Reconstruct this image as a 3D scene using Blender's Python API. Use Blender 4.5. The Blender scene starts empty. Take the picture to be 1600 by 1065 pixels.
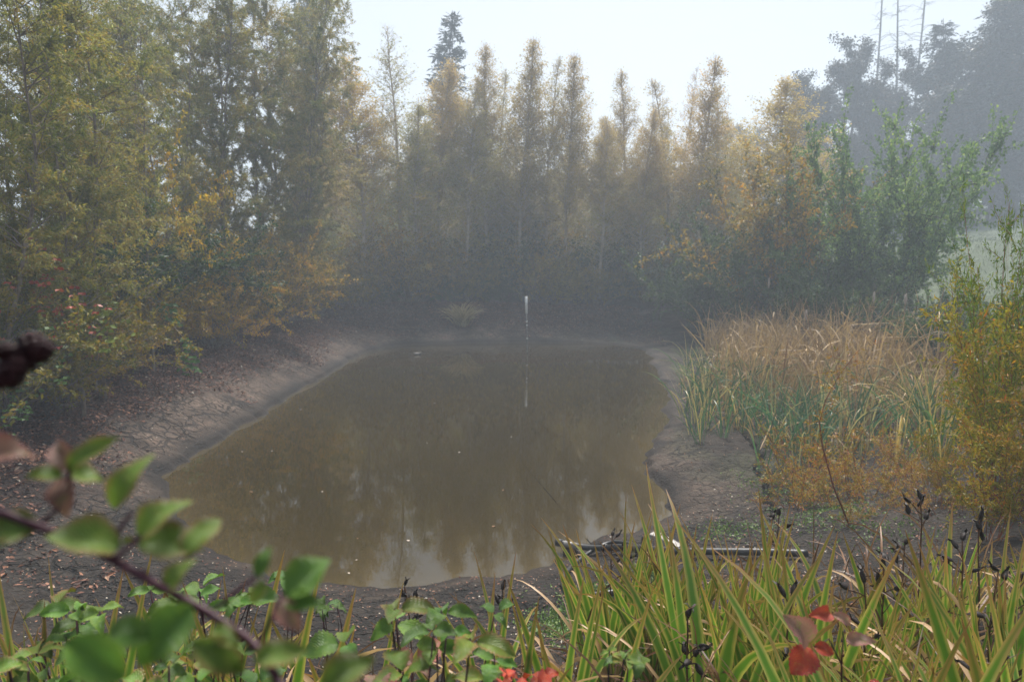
import bpy, math, random
import numpy as np
from mathutils import Vector

R = math.radians
rng = np.random.default_rng(11)
random.seed(11)
sc = bpy.context.scene
COL = sc.collection

# ------------------------------------------------------------------ camera
CAM_H, PITCH, LENS = 4.05, 6.28, 24.0
F = 1600 * LENS / 36.0                       # focal length in photograph pixels
cd = bpy.data.cameras.new("camera")
cd.lens, cd.sensor_width = LENS, 36.0
cd.clip_start, cd.clip_end = 0.05, 1000.0
cd.dof.use_dof = True
cd.dof.focus_distance = 3.9
cd.dof.aperture_fstop = 3.6
cam = bpy.data.objects.new("camera", cd)
cam.location = (0, 0, CAM_H)
cam.rotation_euler = (R(90 - PITCH), 0, 0)
COL.objects.link(cam)
sc.camera = cam

# ------------------------------------------------------------------ sky, sun, exposure
SUN_EL, SUN_AZ = 60.0, 10.0                   # azimuth clockwise from +Y (the way the camera looks)
w = bpy.data.worlds.new("World")
sc.world = w
w.use_nodes = True
nt = w.node_tree
bg = nt.nodes["Background"]
sky = nt.nodes.new("ShaderNodeTexSky")
sky.sky_type = 'NISHITA'
sky.sun_disc = False
sky.sun_elevation = R(SUN_EL)
sky.sun_rotation = R(SUN_AZ)
sky.dust_density = 2.0
sky.air_density = 1.0
hs = nt.nodes.new("ShaderNodeHueSaturation")
hs.inputs['Saturation'].default_value = 0.42
nt.links.new(sky.outputs[0], hs.inputs['Color'])
nt.links.new(hs.outputs[0], bg.inputs[0])
bg.inputs[1].default_value = 0.076

sl = bpy.data.lights.new("sun", 'SUN')
sl.energy = 5.0
sl.angle = R(25)
sl.color = (1.0, 0.96, 0.90)
so = bpy.data.objects.new("sun", sl)
az, el = R(SUN_AZ), R(SUN_EL)
sd = Vector((math.sin(az) * math.cos(el), math.cos(az) * math.cos(el), math.sin(el)))
so.rotation_euler = sd.to_track_quat('Z', 'Y').to_euler()
so.location = (0, 0, 60)
COL.objects.link(so)

sc.view_settings.view_transform = 'Standard'
sc.view_settings.look = 'None'
sc.view_settings.exposure = 0.9
sc.view_settings.gamma = 1.0
cy = sc.cycles
cy.max_bounces = 8
cy.diffuse_bounces = 3
cy.glossy_bounces = 3
cy.transmission_bounces = 3
cy.volume_bounces = 3
cy.transparent_max_bounces = 4
cy.caustics_reflective = False
cy.caustics_refractive = False
cy.use_denoising = True
cy.sample_clamp_indirect = 6.0

HAZE_DENSITY = 0.0037


# ------------------------------------------------------------------ helpers
def norm(v):
    v = np.asarray(v, float)
    return v / np.maximum(np.linalg.norm(v, axis=-1, keepdims=True), 1e-9)


def sstep(a, b, x):
    t = np.clip((np.asarray(x, float) - a) / (b - a), 0, 1)
    return t * t * (3 - 2 * t)


def _hash(ix, iy, k):
    h = (ix.astype(np.int64) * 374761393 + iy.astype(np.int64) * 668265263 + k * 1274126177) & 0x7fffffff
    h = ((h ^ (h >> 13)) * 1274126177) & 0x7fffffff
    h = h ^ (h >> 16)
    return (h & 0xffff) / 65535.0


def vnoise(x, y, k=0):
    ix, iy = np.floor(x), np.floor(y)
    fx, fy = x - ix, y - iy
    fx, fy = fx * fx * (3 - 2 * fx), fy * fy * (3 - 2 * fy)
    a, b = _hash(ix, iy, k), _hash(ix + 1, iy, k)
    c, d = _hash(ix, iy + 1, k), _hash(ix + 1, iy + 1, k)
    return (a * (1 - fx) + b * fx) * (1 - fy) + (c * (1 - fx) + d * fx) * fy - 0.5


def fbm(x, y, k=0, o=4):
    s, a = 0, 1.0
    for i in range(o):
        s = s + a * vnoise(x * 2 ** i, y * 2 ** i, k + i)
        a *= 0.5
    return s


def worley(x, y, k=0):
    """distance to the edge between the two nearest cells, and the cell's random number"""
    ix, iy = np.floor(x), np.floor(y)
    f1 = np.full(x.shape, 9.0)
    f2 = np.full(x.shape, 9.0)
    cid = np.zeros(x.shape)
    for dx in (-1, 0, 1):
        for dy in (-1, 0, 1):
            cx, cy_ = ix + dx, iy + dy
            px, py = cx + _hash(cx, cy_, k), cy_ + _hash(cx, cy_, k + 7)
            d = np.hypot(px - x, py - y)
            nearer = d < f1
            f2 = np.where(nearer, f1, np.minimum(f2, d))
            cid = np.where(nearer, _hash(cx, cy_, k + 13), cid)
            f1 = np.where(nearer, d, f1)
    return f2 - f1, cid


_th = R(PITCH)


def ray(px, py):
    a, b = (px - 800) / F, (532.5 - py) / F
    return np.array([a, b * math.sin(_th) + math.cos(_th), b * math.cos(_th) - math.sin(_th)])


def on_plane(px, py, z=0.0):
    d = ray(px, py)
    return np.array([0, 0, CAM_H]) + d * ((z - CAM_H) / d[2])


def at_y(px, py, Y):
    d = ray(px, py)
    return np.array([0, 0, CAM_H]) + d * (Y / d[1])


def at_t(px, py, t):
    return np.array([0, 0, CAM_H]) + norm(ray(px, py)) * t


# ------------------------------------------------------------------ the shape of the land
SHORE_PX = [(258, 745), (268, 775), (290, 812), (330, 850), (390, 884), (450, 900), (500, 908), (600, 911), (700, 907), (770, 900),
            (820, 894), (860, 884), (885, 872), (902, 860), (920, 848), (945, 840), (994, 827), (1024, 811), (1041, 789), (1032, 768), (1012, 744),
            (1000, 722), (1000, 702), (1018, 686), (1040, 672), (1047, 655), (1040, 638), (1043, 610), (1032, 592), (1020, 572),
            (1016, 556), (1004, 545), (970, 539), (900, 536.5), (830, 535.5), (760, 536), (700, 537), (640, 539), (600, 543), (570, 551), (548, 562),
            (528, 577), (500, 592), (472, 606), (442, 626), (412, 650), (372, 670), (332, 695), (290, 721)]
SHORE = np.array([on_plane(*p)[:2] for p in SHORE_PX])
# a finer, slightly uneven shoreline
_f = []
for i in range(len(SHORE)):
    a, b = SHORE[i], SHORE[(i + 1) % len(SHORE)]
    for k in range(6):
        p = a + (b - a) * k / 6
        n = norm(np.array([b[1] - a[1], a[0] - b[0]]))
        _f.append(p + n * (fbm(p[0:1] * 1.7, p[1:2] * 1.7, 5, 3)[0] * 0.34))
SHORE = np.array(_f)


def shore_dist(x, y):
    """signed distance to the waterline, positive on land"""
    x, y = np.asarray(x, float).ravel(), np.asarray(y, float).ravel()
    best = np.full(x.shape, 1e9)
    inside = np.zeros(x.shape, bool)
    n = len(SHORE)
    for i in range(n):
        ax, ay = SHORE[i]
        bx, by = SHORE[(i + 1) % n]
        ex, ey = bx - ax, by - ay
        t = np.clip(((x - ax) * ex + (y - ay) * ey) / (ex * ex + ey * ey + 1e-12), 0, 1)
        best = np.minimum(best, (x - ax - t * ex) ** 2 + (y - ay - t * ey) ** 2)
        c = ((ay > y) != (by > y))
        if abs(by - ay) > 1e-12:
            inside ^= c & (x < ex * (y - ay) / ey + ax)
    d = np.sqrt(best)
    return np.where(inside, -d, d)


def zones(x, y):
    wn = sstep(12.5, 9.0, y)
    wn = wn * sstep(-9.5, -5.5, x)
    wr = (1 - wn) * sstep(1.5, 6.0, x) * sstep(44, 35, y)
    return wn, wr, 1 - wn - wr


NEAR_S = [0, 0.25, 2.2, 3.4, 4.4, 5.2, 6.2, 7.2, 8.6, 30]
NEAR_Z = [0, 0.07, 0.52, 0.98, 1.48, 1.84, 2.12, 2.28, 2.42, 3.2]


def land(x, y, detail=False):
    shp = np.shape(x)
    x, y = np.asarray(x, float).ravel(), np.asarray(y, float).ravel()
    s = shore_dist(x, y)
    wn, wr, wl = zones(x, y)
    so_ = np.maximum(s, 0)
    pl = 0.10 * sstep(0, 0.16, so_) + 1.65 * (1 - np.exp(-(so_ / 3.0) ** 1.25)) + 0.03 * so_
    pr = 0.05 * sstep(0, 0.12, so_) + 0.075 * np.minimum(so_, 9) + 0.02 * np.maximum(so_ - 9, 0)
    pn = np.interp(so_, NEAR_S, NEAR_Z)
    z = wl * pl + wr * pr + wn * pn
    z = z + 3.0 * sstep(12, 32, x) * sstep(17, 30, y) + 5.0 * sstep(30, 75, x) * sstep(20, 50, y)
    z = z + sstep(0.1, 1.5, so_) * (fbm(x * 0.45, y * 0.45, 3, 3) * 0.22 + fbm(x * 2.3, y * 2.3, 9, 3) * 0.07)
    z = np.where(s < 0, np.maximum(-0.35 * np.abs(s), -0.9), z)
    if detail:
        return z.reshape(shp), s.reshape(shp)
    return z.reshape(shp)


def H(x, y):
    return float(land(np.array([x]), np.array([y]))[0])


def on_land(px, py):
    d = ray(px, py)
    d = d / d[1]
    t = np.concatenate([np.linspace(1.5, 20, 400), np.linspace(20.1, 80, 300)])
    X, Y, Z = d[0] * t, t, CAM_H + d[2] * t
    below = Z < land(X, Y)
    i = int(np.argmax(below)) if below.any() else len(t) - 1
    return np.array([X[i], Y[i], H(X[i], Y[i])])


# ------------------------------------------------------------------ mesh building
def make_mesh(name, V, faces, mats, uv=None, tint=None, smooth=True, col=None, crack=None):
    """faces: an (n,4) or (n,3) array, or a list of such arrays"""
    if not isinstance(faces, list):
        faces = [faces]
    faces = [np.asarray(f, np.int64) for f in faces if len(f)]
    me = bpy.data.meshes.new(name)
    V = np.asarray(V, np.float32)
    me.vertices.add(len(V))
    me.vertices.foreach_set("co", V.ravel())
    loops = np.concatenate([f.ravel() for f in faces])
    sizes = np.concatenate([np.full(len(f), f.shape[1]) for f in faces])
    me.loops.add(len(loops))
    me.loops.foreach_set("vertex_index", loops.astype(np.int32))
    me.polygons.add(len(sizes))
    starts = np.concatenate([[0], np.cumsum(sizes)[:-1]])
    me.polygons.foreach_set("loop_start", starts.astype(np.int32))
    me.polygons.foreach_set("use_smooth", np.full(len(sizes), smooth, bool))
    me.update(calc_edges=True)
    if uv is not None:
        ul = me.uv_layers.new(name="uv")
        ul.data.foreach_set("uv", np.asarray(uv, np.float32)[loops].ravel())
    if tint is not None:
        at = me.attributes.new("tint", 'FLOAT', 'FACE')
        at.data.foreach_set("value", np.asarray(tint, np.float32))
    if col is not None:
        at = me.attributes.new("soil", 'FLOAT_COLOR', 'POINT')
        c4 = np.ones((len(V), 4), np.float32)
        c4[:, :3] = col
        at.data.foreach_set("color", c4.ravel())
    if crack is not None:
        me.attributes.new("crack", 'FLOAT', 'POINT').data.foreach_set("value", np.asarray(crack, np.float32))
    for m in (mats if isinstance(mats, (list, tuple)) else [mats]):
        me.materials.append(m)
    me.validate()
    return me


def link(name, me, parent=None, loc=None, rot=None, scale=None):
    o = bpy.data.objects.new(name, me)
    COL.objects.link(o)
    if parent is not None:
        o.parent = parent
    if loc is not None:
        o.location = [float(v) for v in loc]
    if rot is not None:
        o.rotation_euler = rot
    if scale is not None:
        o.scale = scale
    return o


def tag(o, label, cat, group=None):
    o['label'] = label
    o['category'] = cat
    if group:
        o['group'] = group
    return o


def setting(o, kind='structure', label=None):
    o['kind'] = kind
    if label:
        o['label'] = label
    return o


def thing(name, loc, label, cat, group=None, rot=0.0, scale=None):
    o = bpy.data.objects.new(name, None)
    o.empty_display_size = 0.2
    COL.objects.link(o)
    o.location = [float(v) for v in loc]
    o.rotation_euler = (0, 0, rot)
    if scale is not None:
        o.scale = scale
    return tag(o, label, cat, group)


class Tubes:
    def __init__(self):
        self.V, self.Fq, self.n = [], [], 0

    def add(self, P, rad, k=4):
        P = np.asarray(P, float)
        m = len(P)
        rad = np.broadcast_to(np.asarray(rad, float), (m,))
        T = norm(np.gradient(P, axis=0))
        ref = np.array([0.31, 0.83, 0.47]) if abs(T[0, 2]) > 0.8 else np.array([0.05, 0.1, 1.0])
        A = norm(np.cross(T, ref))
        B = np.cross(T, A)
        ang = np.arange(k) * 2 * math.pi / k
        ring = P[:, None, :] + rad[:, None, None] * (A[:, None, :] * np.cos(ang)[None, :, None] + B[:, None, :] * np.sin(ang)[None, :, None])
        self.V.append(ring.reshape(-1, 3))
        i = np.arange(m - 1)[:, None] * k
        j = np.arange(k)[None, :]
        j2 = (j + 1) % k
        q = np.stack([i + j, i + j2, i + k + j2, i + k + j], -1).reshape(-1, 4) + self.n
        self.Fq.append(q)
        self.n += m * k
        if k >= 4:                                   # closed ends
            for row, flip in ((0, True), (m - 1, False)):
                idx = self.n - m * k + row * k + np.arange(k)
                c = self.n
                self.V.append(P[row:row + 1])
                self.n += 1
                r2 = np.roll(idx, -1)
                tri = np.stack([idx, r2, np.full(k, c), np.full(k, c)], -1) if not flip else np.stack([r2, idx, np.full(k, c), np.full(k, c)], -1)
                self.tris = getattr(self, 'tris', []) + [tri[:, :3]]

    def mesh(self, name, mat, smooth=True):
        f = [np.concatenate(self.Fq)]
        if getattr(self, 'tris', None):
            f.append(np.concatenate(self.tris))
        return make_mesh(name, np.concatenate(self.V), f, mat, smooth=smooth)


class Leaves:
    """many small folded leaves in one mesh"""
    def __init__(self):
        self.P, self.D, self.N, self.L, self.W, self.T = [], [], [], [], [], []

    def add(self, P, D, L, W, T, N=None):
        n = len(P)
        self.P.append(P)
        self.D.append(norm(D))
        self.N.append(rng.normal(size=(n, 3)) + np.array([0, 0, 0.8]) if N is None else N)
        self.L.append(np.broadcast_to(L, (n,)))
        self.W.append(np.broadcast_to(W, (n,)))
        self.T.append(np.broadcast_to(T, (n,)))

    def along(self, poly, n, a0, spread, L, W, tint, droop=0.3, wild=0.9, tvar=0.22):
        n = int(n)
        if n < 1:
            return
        poly = np.asarray(poly, float)
        u = (a0 + (1 - a0) * rng.random(n)) * (len(poly) - 1)
        i = np.minimum(u.astype(int), len(poly) - 2)
        f = (u - i)[:, None]
        P = poly[i] * (1 - f) + poly[i + 1] * f + rng.normal(size=(n, 3)) * spread
        D = norm(poly[i + 1] - poly[i]) * 0.8 + rng.normal(size=(n, 3)) * wild + np.array([0, 0, -droop])
        s = 0.65 + 0.7 * rng.random(n)
        self.add(P, D, L * s, W * s, np.clip(tint + rng.normal(size=n) * tvar, 0, 1))

    def count(self):
        return sum(len(p) for p in self.P)

    def mesh(self, name, mat):
        P, D, N = (np.concatenate(a) for a in (self.P, self.D, self.N))
        L, W, T = (np.concatenate(a) for a in (self.L, self.W, self.T))
        S = norm(np.cross(D, N))
        U = np.cross(S, D)
        L, W = L[:, None], W[:, None]
        mid = P + D * L * 0.45
        bend = U * L * (rng.random((len(P), 1)) * 0.25)
        V = np.stack([P, mid + S * W / 2 + bend * 0.5, P + D * L - bend * 0.3, mid - S * W / 2 + bend * 0.5], 1).reshape(-1, 3)
        Q = np.arange(len(P) * 4).reshape(-1, 4)
        return make_mesh(name, V, Q, mat, tint=T, smooth=False)


def limb(p0, d0, L, n, wander=0.12, up=0.0):
    d = norm(np.asarray(d0, float))
    pts = [np.asarray(p0, float)]
    for i in range(n):
        d = norm(d + rng.normal(size=3) * wander + np.array([0, 0, up]))
        pts.append(pts[-1] + d * (L / n))
    return np.array(pts)


def point_on(poly, u):
    x = u * (len(poly) - 1)
    i = min(int(x), len(poly) - 2)
    return poly[i] * (1 - (x - i)) + poly[i + 1] * (x - i), norm(poly[i + 1] - poly[i])


# ------------------------------------------------------------------ materials
def new_mat(name):
    m = bpy.data.materials.new(name)
    m.use_nodes = True
    t = m.node_tree
    t.nodes.clear()
    out = t.nodes.new("ShaderNodeOutputMaterial")
    return m, t, out


def ramp(t, stops, interp='LINEAR'):
    r = t.nodes.new("ShaderNodeValToRGB")
    r.color_ramp.interpolation = interp
    e = r.color_ramp.elements
    while len(e) < len(stops):
        e.new(0.5)
    for el_, (p, c) in zip(e, stops):
        el_.position = p
        el_.color = (*c, 1)
    return r


def mixc(t, kind, fac, a, b):
    m = t.nodes.new("ShaderNodeMix")
    m.data_type = 'RGBA'
    m.blend_type = kind
    for sock, v in ((m.inputs[0], fac), (m.inputs[6], a), (m.inputs[7], b)):
        if hasattr(v, 'is_linked'):
            t.links.new(v, sock)
        elif isinstance(v, (int, float)):
            sock.default_value = v
        else:
            sock.default_value = (*v, 1)
    return m.outputs[2]


def math_n(t, op, a, b=None, clamp=False):
    m = t.nodes.new("ShaderNodeMath")
    m.operation = op
    m.use_clamp = clamp
    for s, v in ((m.inputs[0], a), (m.inputs[1], b)):
        if v is None:
            continue
        if hasattr(v, 'is_linked'):
            t.links.new(v, s)
        else:
            s.default_value = v
    return m.outputs[0]


def noise_n(t, scale, detail=3.0, coord='Object', rough=0.6, vec=None):
    n = t.nodes.new("ShaderNodeTexNoise")
    n.inputs['Scale'].default_value = scale
    n.inputs['Detail'].default_value = detail
    n.inputs['Roughness'].default_value = rough
    if vec is None:
        tc = t.nodes.new("ShaderNodeTexCoord")
        vec = tc.outputs[coord]
    t.links.new(vec, n.inputs['Vector'])
    return n.outputs['Fac']


def leafy(t, out, colour, transl=0.3, rough=0.5, spec=0.3, normal=None):
    p = t.nodes.new("ShaderNodeBsdfPrincipled")
    t.links.new(colour, p.inputs['Base Color'])
    p.inputs['Roughness'].default_value = rough
    p.inputs['Specular IOR Level'].default_value = spec
    tr = t.nodes.new("ShaderNodeBsdfTranslucent")
    t.links.new(mixc(t, 'MULTIPLY', 1.0, colour, (1.0, 1.0, 0.75)), tr.inputs[0])
    if normal is not None:
        t.links.new(normal, p.inputs['Normal'])
    mx = t.nodes.new("ShaderNodeMixShader")
    mx.inputs[0].default_value = transl
    t.links.new(p.outputs[0], mx.inputs[1])
    t.links.new(tr.outputs[0], mx.inputs[2])
    t.links.new(mx.outputs[0], out.inputs[0])


def leaf_mat(name, stops, transl=0.3, rough=0.5, spec=0.3):
    """leaf colour from each leaf's own tint, times the plant's own hue"""
    m, t, out = new_mat(name)
    a = t.nodes.new("ShaderNodeAttribute")
    a.attribute_name = "tint"
    r = ramp(t, stops)
    t.links.new(a.outputs['Fac'], r.inputs[0])
    oi = t.nodes.new("ShaderNodeObjectInfo")
    c = mixc(t, 'MULTIPLY', 1.0, r.outputs[0], oi.outputs['Color'])
    leafy(t, out, c, transl, rough, spec)
    return m


def plain_mat(name, c1, c2, scale=8.0, rough=0.75, bump=0.3, spec=0.3, coord='Object', detail=4.0):
    m, t, out = new_mat(name)
    n = noise_n(t, scale, detail, coord)
    r = ramp(t, [(0.3, c1), (0.7, c2)])
    t.links.new(n, r.inputs[0])
    p = t.nodes.new("ShaderNodeBsdfPrincipled")
    t.links.new(r.outputs[0], p.inputs['Base Color'])
    p.inputs['Roughness'].default_value = rough
    p.inputs['Specular IOR Level'].default_value = spec
    if bump:
        b = t.nodes.new("ShaderNodeBump")
        b.inputs['Strength'].default_value = bump
        b.inputs['Distance'].default_value = 0.02
        t.links.new(n, b.inputs['Height'])
        t.links.new(b.outputs[0], p.inputs['Normal'])
    t.links.new(p.outputs[0], out.inputs[0])
    return m


M = {}
M['willow'] = leaf_mat('willow_leaf', [(0.0, (0.11, 0.135, 0.04)), (0.35, (0.235, 0.225, 0.075)), (0.65, (0.35, 0.275, 0.09)), (0.9, (0.37, 0.22, 0.08)), (1.0, (0.5, 0.47, 0.30))], transl=0.5)
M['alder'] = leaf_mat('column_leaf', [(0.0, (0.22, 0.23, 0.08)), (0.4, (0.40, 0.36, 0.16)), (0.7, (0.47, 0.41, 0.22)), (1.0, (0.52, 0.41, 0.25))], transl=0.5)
M['shrub'] = leaf_mat('shrub_leaf', [(0.0, (0.06, 0.085, 0.018)), (0.35, (0.16, 0.155, 0.028)), (0.7, (0.40, 0.29, 0.030)), (1.0, (0.44, 0.25, 0.03))], transl=0.42)
M['green'] = leaf_mat('green_leaf', [(0.0, (0.030, 0.060, 0.022)), (0.6, (0.075, 0.125, 0.040)), (1.0, (0.18, 0.23, 0.06))], transl=0.42)
M['needle'] = leaf_mat('needle', [(0.0, (0.018, 0.030, 0.020)), (1.0, (0.05, 0.07, 0.045))], transl=0.1)
M['maple'] = leaf_mat('maple_leaf', [(0.0, (0.028, 0.032, 0.024)), (0.7, (0.06, 0.058, 0.035)), (1.0, (0.12, 0.065, 0.035))])
M['osier'] = leaf_mat('osier_leaf', [(0.0, (0.09, 0.14, 0.014)), (0.45, (0.27, 0.27, 0.022)), (0.8, (0.45, 0.31, 0.025)), (1.0, (0.44, 0.16, 0.02))], transl=0.4, rough=0.42)
M['litter'] = leaf_mat('dead_leaf', [(0.0, (0.035, 0.017, 0.012)), (0.55, (0.13, 0.055, 0.036)), (0.84, (0.30, 0.14, 0.08)), (0.94, (0.34, 0.27, 0.2)), (1.0, (0.5, 0.46, 0.38))], transl=0.05, rough=0.7)
M['weed'] = leaf_mat('weed_leaf', [(0.0, (0.035, 0.075, 0.015)), (0.6, (0.09, 0.17, 0.03)), (1.0, (0.2, 0.26, 0.06))], transl=0.3)
M['grass'] = leaf_mat('field_grass', [(0.0, (0.045, 0.08, 0.04)), (0.7, (0.085, 0.115, 0.06)), (1.0, (0.15, 0.15, 0.09))], transl=0.2)
M['redleaf'] = leaf_mat('red_bramble', [(0.0, (0.035, 0.075, 0.015)), (0.5, (0.14, 0.20, 0.03)), (0.62, (0.34, 0.05, 0.03)), (1.0, (0.40, 0.17, 0.06))], transl=0.25)
M['bark'] = plain_mat('grey_bark', (0.10, 0.08, 0.06), (0.27, 0.22, 0.17), 6.0, 0.85)
M['palebark'] = plain_mat('pale_bark', (0.34, 0.29, 0.24), (0.60, 0.52, 0.43), 5.0, 0.85)
M['darkbark'] = plain_mat('dark_bark', (0.03, 0.024, 0.02), (0.075, 0.06, 0.05), 6.0, 0.9)
M['redstem'] = plain_mat('red_stem', (0.13, 0.03, 0.012), (0.26, 0.075, 0.02), 9.0, 0.5)
M['twig'] = plain_mat('dry_twig', (0.11, 0.085, 0.065), (0.24, 0.20, 0.16), 9.0, 0.85)
M['cane'] = plain_mat('bramble_cane', (0.022, 0.006, 0.012), (0.06, 0.012, 0.022), 30.0, 0.45, bump=0.1)
M['black'] = plain_mat('dry_pod', (0.010, 0.007, 0.006), (0.035, 0.024, 0.020), 40.0, 0.6)
M['berry'] = plain_mat('dark_berry', (0.006, 0.001, 0.002), (0.03, 0.004, 0.006), 60.0, 0.5, bump=0.0, spec=0.2)
M['stalk'] = plain_mat('dead_stalk', (0.045, 0.022, 0.012), (0.12, 0.06, 0.03), 40.0, 0.7)
M['plastic'] = plain_mat('black_pipe', (0.012, 0.012, 0.013), (0.05, 0.048, 0.045), 14.0, 0.42, bump=0.05, spec=0.5)
M['coupling'] = plain_mat('muddy_steel', (0.10, 0.095, 0.09), (0.42, 0.40, 0.37), 18.0, 0.5)
M['board'] = plain_mat('weathered_board', (0.17, 0.155, 0.14), (0.50, 0.47, 0.43), 14.0, 0.7, bump=0.25)
M['white'] = plain_mat('white_plastic', (0.72, 0.73, 0.72), (0.82, 0.83, 0.82), 12.0, 0.4, bump=0.0)
M['pole'] = plain_mat('muddy_pole', (0.10, 0.095, 0.09), (0.33, 0.32, 0.30), 4.0, 0.6)
M['dark_feather'] = plain_mat('dark_feather', (0.03, 0.022, 0.018), (0.11, 0.085, 0.065), 30.0, 0.7)
M['pale_feather'] = plain_mat('pale_feather', (0.20, 0.18, 0.16), (0.36, 0.33, 0.30), 30.0, 0.7)
M['bill'] = plain_mat('bill', (0.05, 0.045, 0.03), (0.09, 0.08, 0.05), 30.0, 0.5)
M['seed'] = plain_mat('seed_head', (0.10, 0.055, 0.03), (0.19, 0.11, 0.06), 60.0, 0.9)
M['fluff'] = plain_mat('seed_fluff', (0.26, 0.21, 0.17), (0.46, 0.40, 0.34), 50.0, 0.95)


def blade_mat(name, heart, edge, tip, dry, tip_from=0.72, transl=0.3, rough=0.42):
    """a strap leaf: heart colour along the middle, edge colour outside, a dry tip; uv.x across, uv.y along"""
    m, t, out = new_mat(name)
    uvn = t.nodes.new("ShaderNodeUVMap")
    sx = t.nodes.new("ShaderNodeSeparateXYZ")
    t.links.new(uvn.outputs[0], sx.inputs[0])
    at = t.nodes.new("ShaderNodeAttribute")
    at.attribute_name = "tint"
    n1 = noise_n(t, 9.0, 3.0, 'Object')
    mp = t.nodes.new("ShaderNodeMapping")
    mp.inputs['Scale'].default_value = (34.0, 2.0, 1.0)
    t.links.new(uvn.outputs[0], mp.inputs[0])
    fine = noise_n(t, 1.0, 2.0, vec=mp.outputs[0])
    off = math_n(t, 'ABSOLUTE', math_n(t, 'SUBTRACT', sx.outputs[0], 0.5))
    e = t.nodes.new("ShaderNodeMapRange")
    e.inputs[1].default_value, e.inputs[2].default_value = 0.20, 0.5
    t.links.new(math_n(t, 'ADD', math_n(t, 'ADD', off, math_n(t, 'MULTIPLY', n1, 0.35)), math_n(t, 'ADD', math_n(t, 'MULTIPLY', sx.outputs[1], 0.25), -0.30)), e.inputs[0])
    c = mixc(t, 'MIX', e.outputs[0], heart, edge)
    c = mixc(t, 'MULTIPLY', 0.55, c, ramp_out(t, fine, [(0.25, (0.55, 0.6, 0.5)), (0.75, (1.25, 1.2, 1.15))]))
    d = t.nodes.new("ShaderNodeMapRange")
    d.inputs[1].default_value, d.inputs[2].default_value = tip_from - 0.08, tip_from + 0.26
    t.links.new(math_n(t, 'ADD', math_n(t, 'ADD', sx.outputs[1], math_n(t, 'MULTIPLY', n1, 0.35)), math_n(t, 'MULTIPLY', off, 0.25)), d.inputs[0])
    c = mixc(t, 'MIX', d.outputs[0], c, tip)
    dd = t.nodes.new("ShaderNodeMapRange")
    dd.inputs[1].default_value, dd.inputs[2].default_value = 0.72, 0.86
    t.links.new(at.outputs['Fac'], dd.inputs[0])
    c = mixc(t, 'MIX', dd.outputs[0], c, dry)
    hv = math_n(t, 'ADD', math_n(t, 'MULTIPLY', at.outputs['Fac'], 1.1), 0.35)
    hv3 = t.nodes.new("ShaderNodeCombineColor")
    for k in range(3):
        t.links.new(hv, hv3.inputs[k])
    c = mixc(t, 'MULTIPLY', 0.9, c, hv3.outputs[0])
    oi = t.nodes.new("ShaderNodeObjectInfo")
    c = mixc(t, 'MULTIPLY', 1.0, c, oi.outputs['Color'])
    b = t.nodes.new("ShaderNodeBump")
    b.inputs['Strength'].default_value = 0.25
    b.inputs['Distance'].default_value = 0.002
    t.links.new(fine, b.inputs['Height'])
    leafy(t, out, c, transl, rough, 0.4, b.outputs[0])
    return m


def ramp_out(t, fac, stops):
    r = ramp(t, stops)
    t.links.new(fac, r.inputs[0])
    return r.outputs[0]


M['iris'] = blade_mat('iris_blade', (0.15, 0.33, 0.034), (0.72, 0.66, 0.17), (0.36, 0.17, 0.07), (0.42, 0.28, 0.16), tip_from=0.98)
M['iris_dry'] = blade_mat('iris_dry_blade', (0.24, 0.15, 0.075), (0.34, 0.24, 0.13), (0.12, 0.06, 0.035), (0.2, 0.11, 0.06))
M['cattail'] = blade_mat('cattail_blade', (0.075, 0.18, 0.085), (0.13, 0.24, 0.125), (0.22, 0.19, 0.09), (0.33, 0.27, 0.12), tip_from=1.0, rough=0.35)
M['reed'] = blade_mat('dry_reed_blade', (0.40, 0.27, 0.125), (0.60, 0.42, 0.21), (0.48, 0.33, 0.17), (0.15, 0.085, 0.045), rough=0.6, transl=0.25)
M['tussock'] = blade_mat('tussock_blade', (0.46, 0.38, 0.19), (0.58, 0.48, 0.25), (0.5, 0.4, 0.22), (0.3, 0.26, 0.10), rough=0.6)


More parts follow.
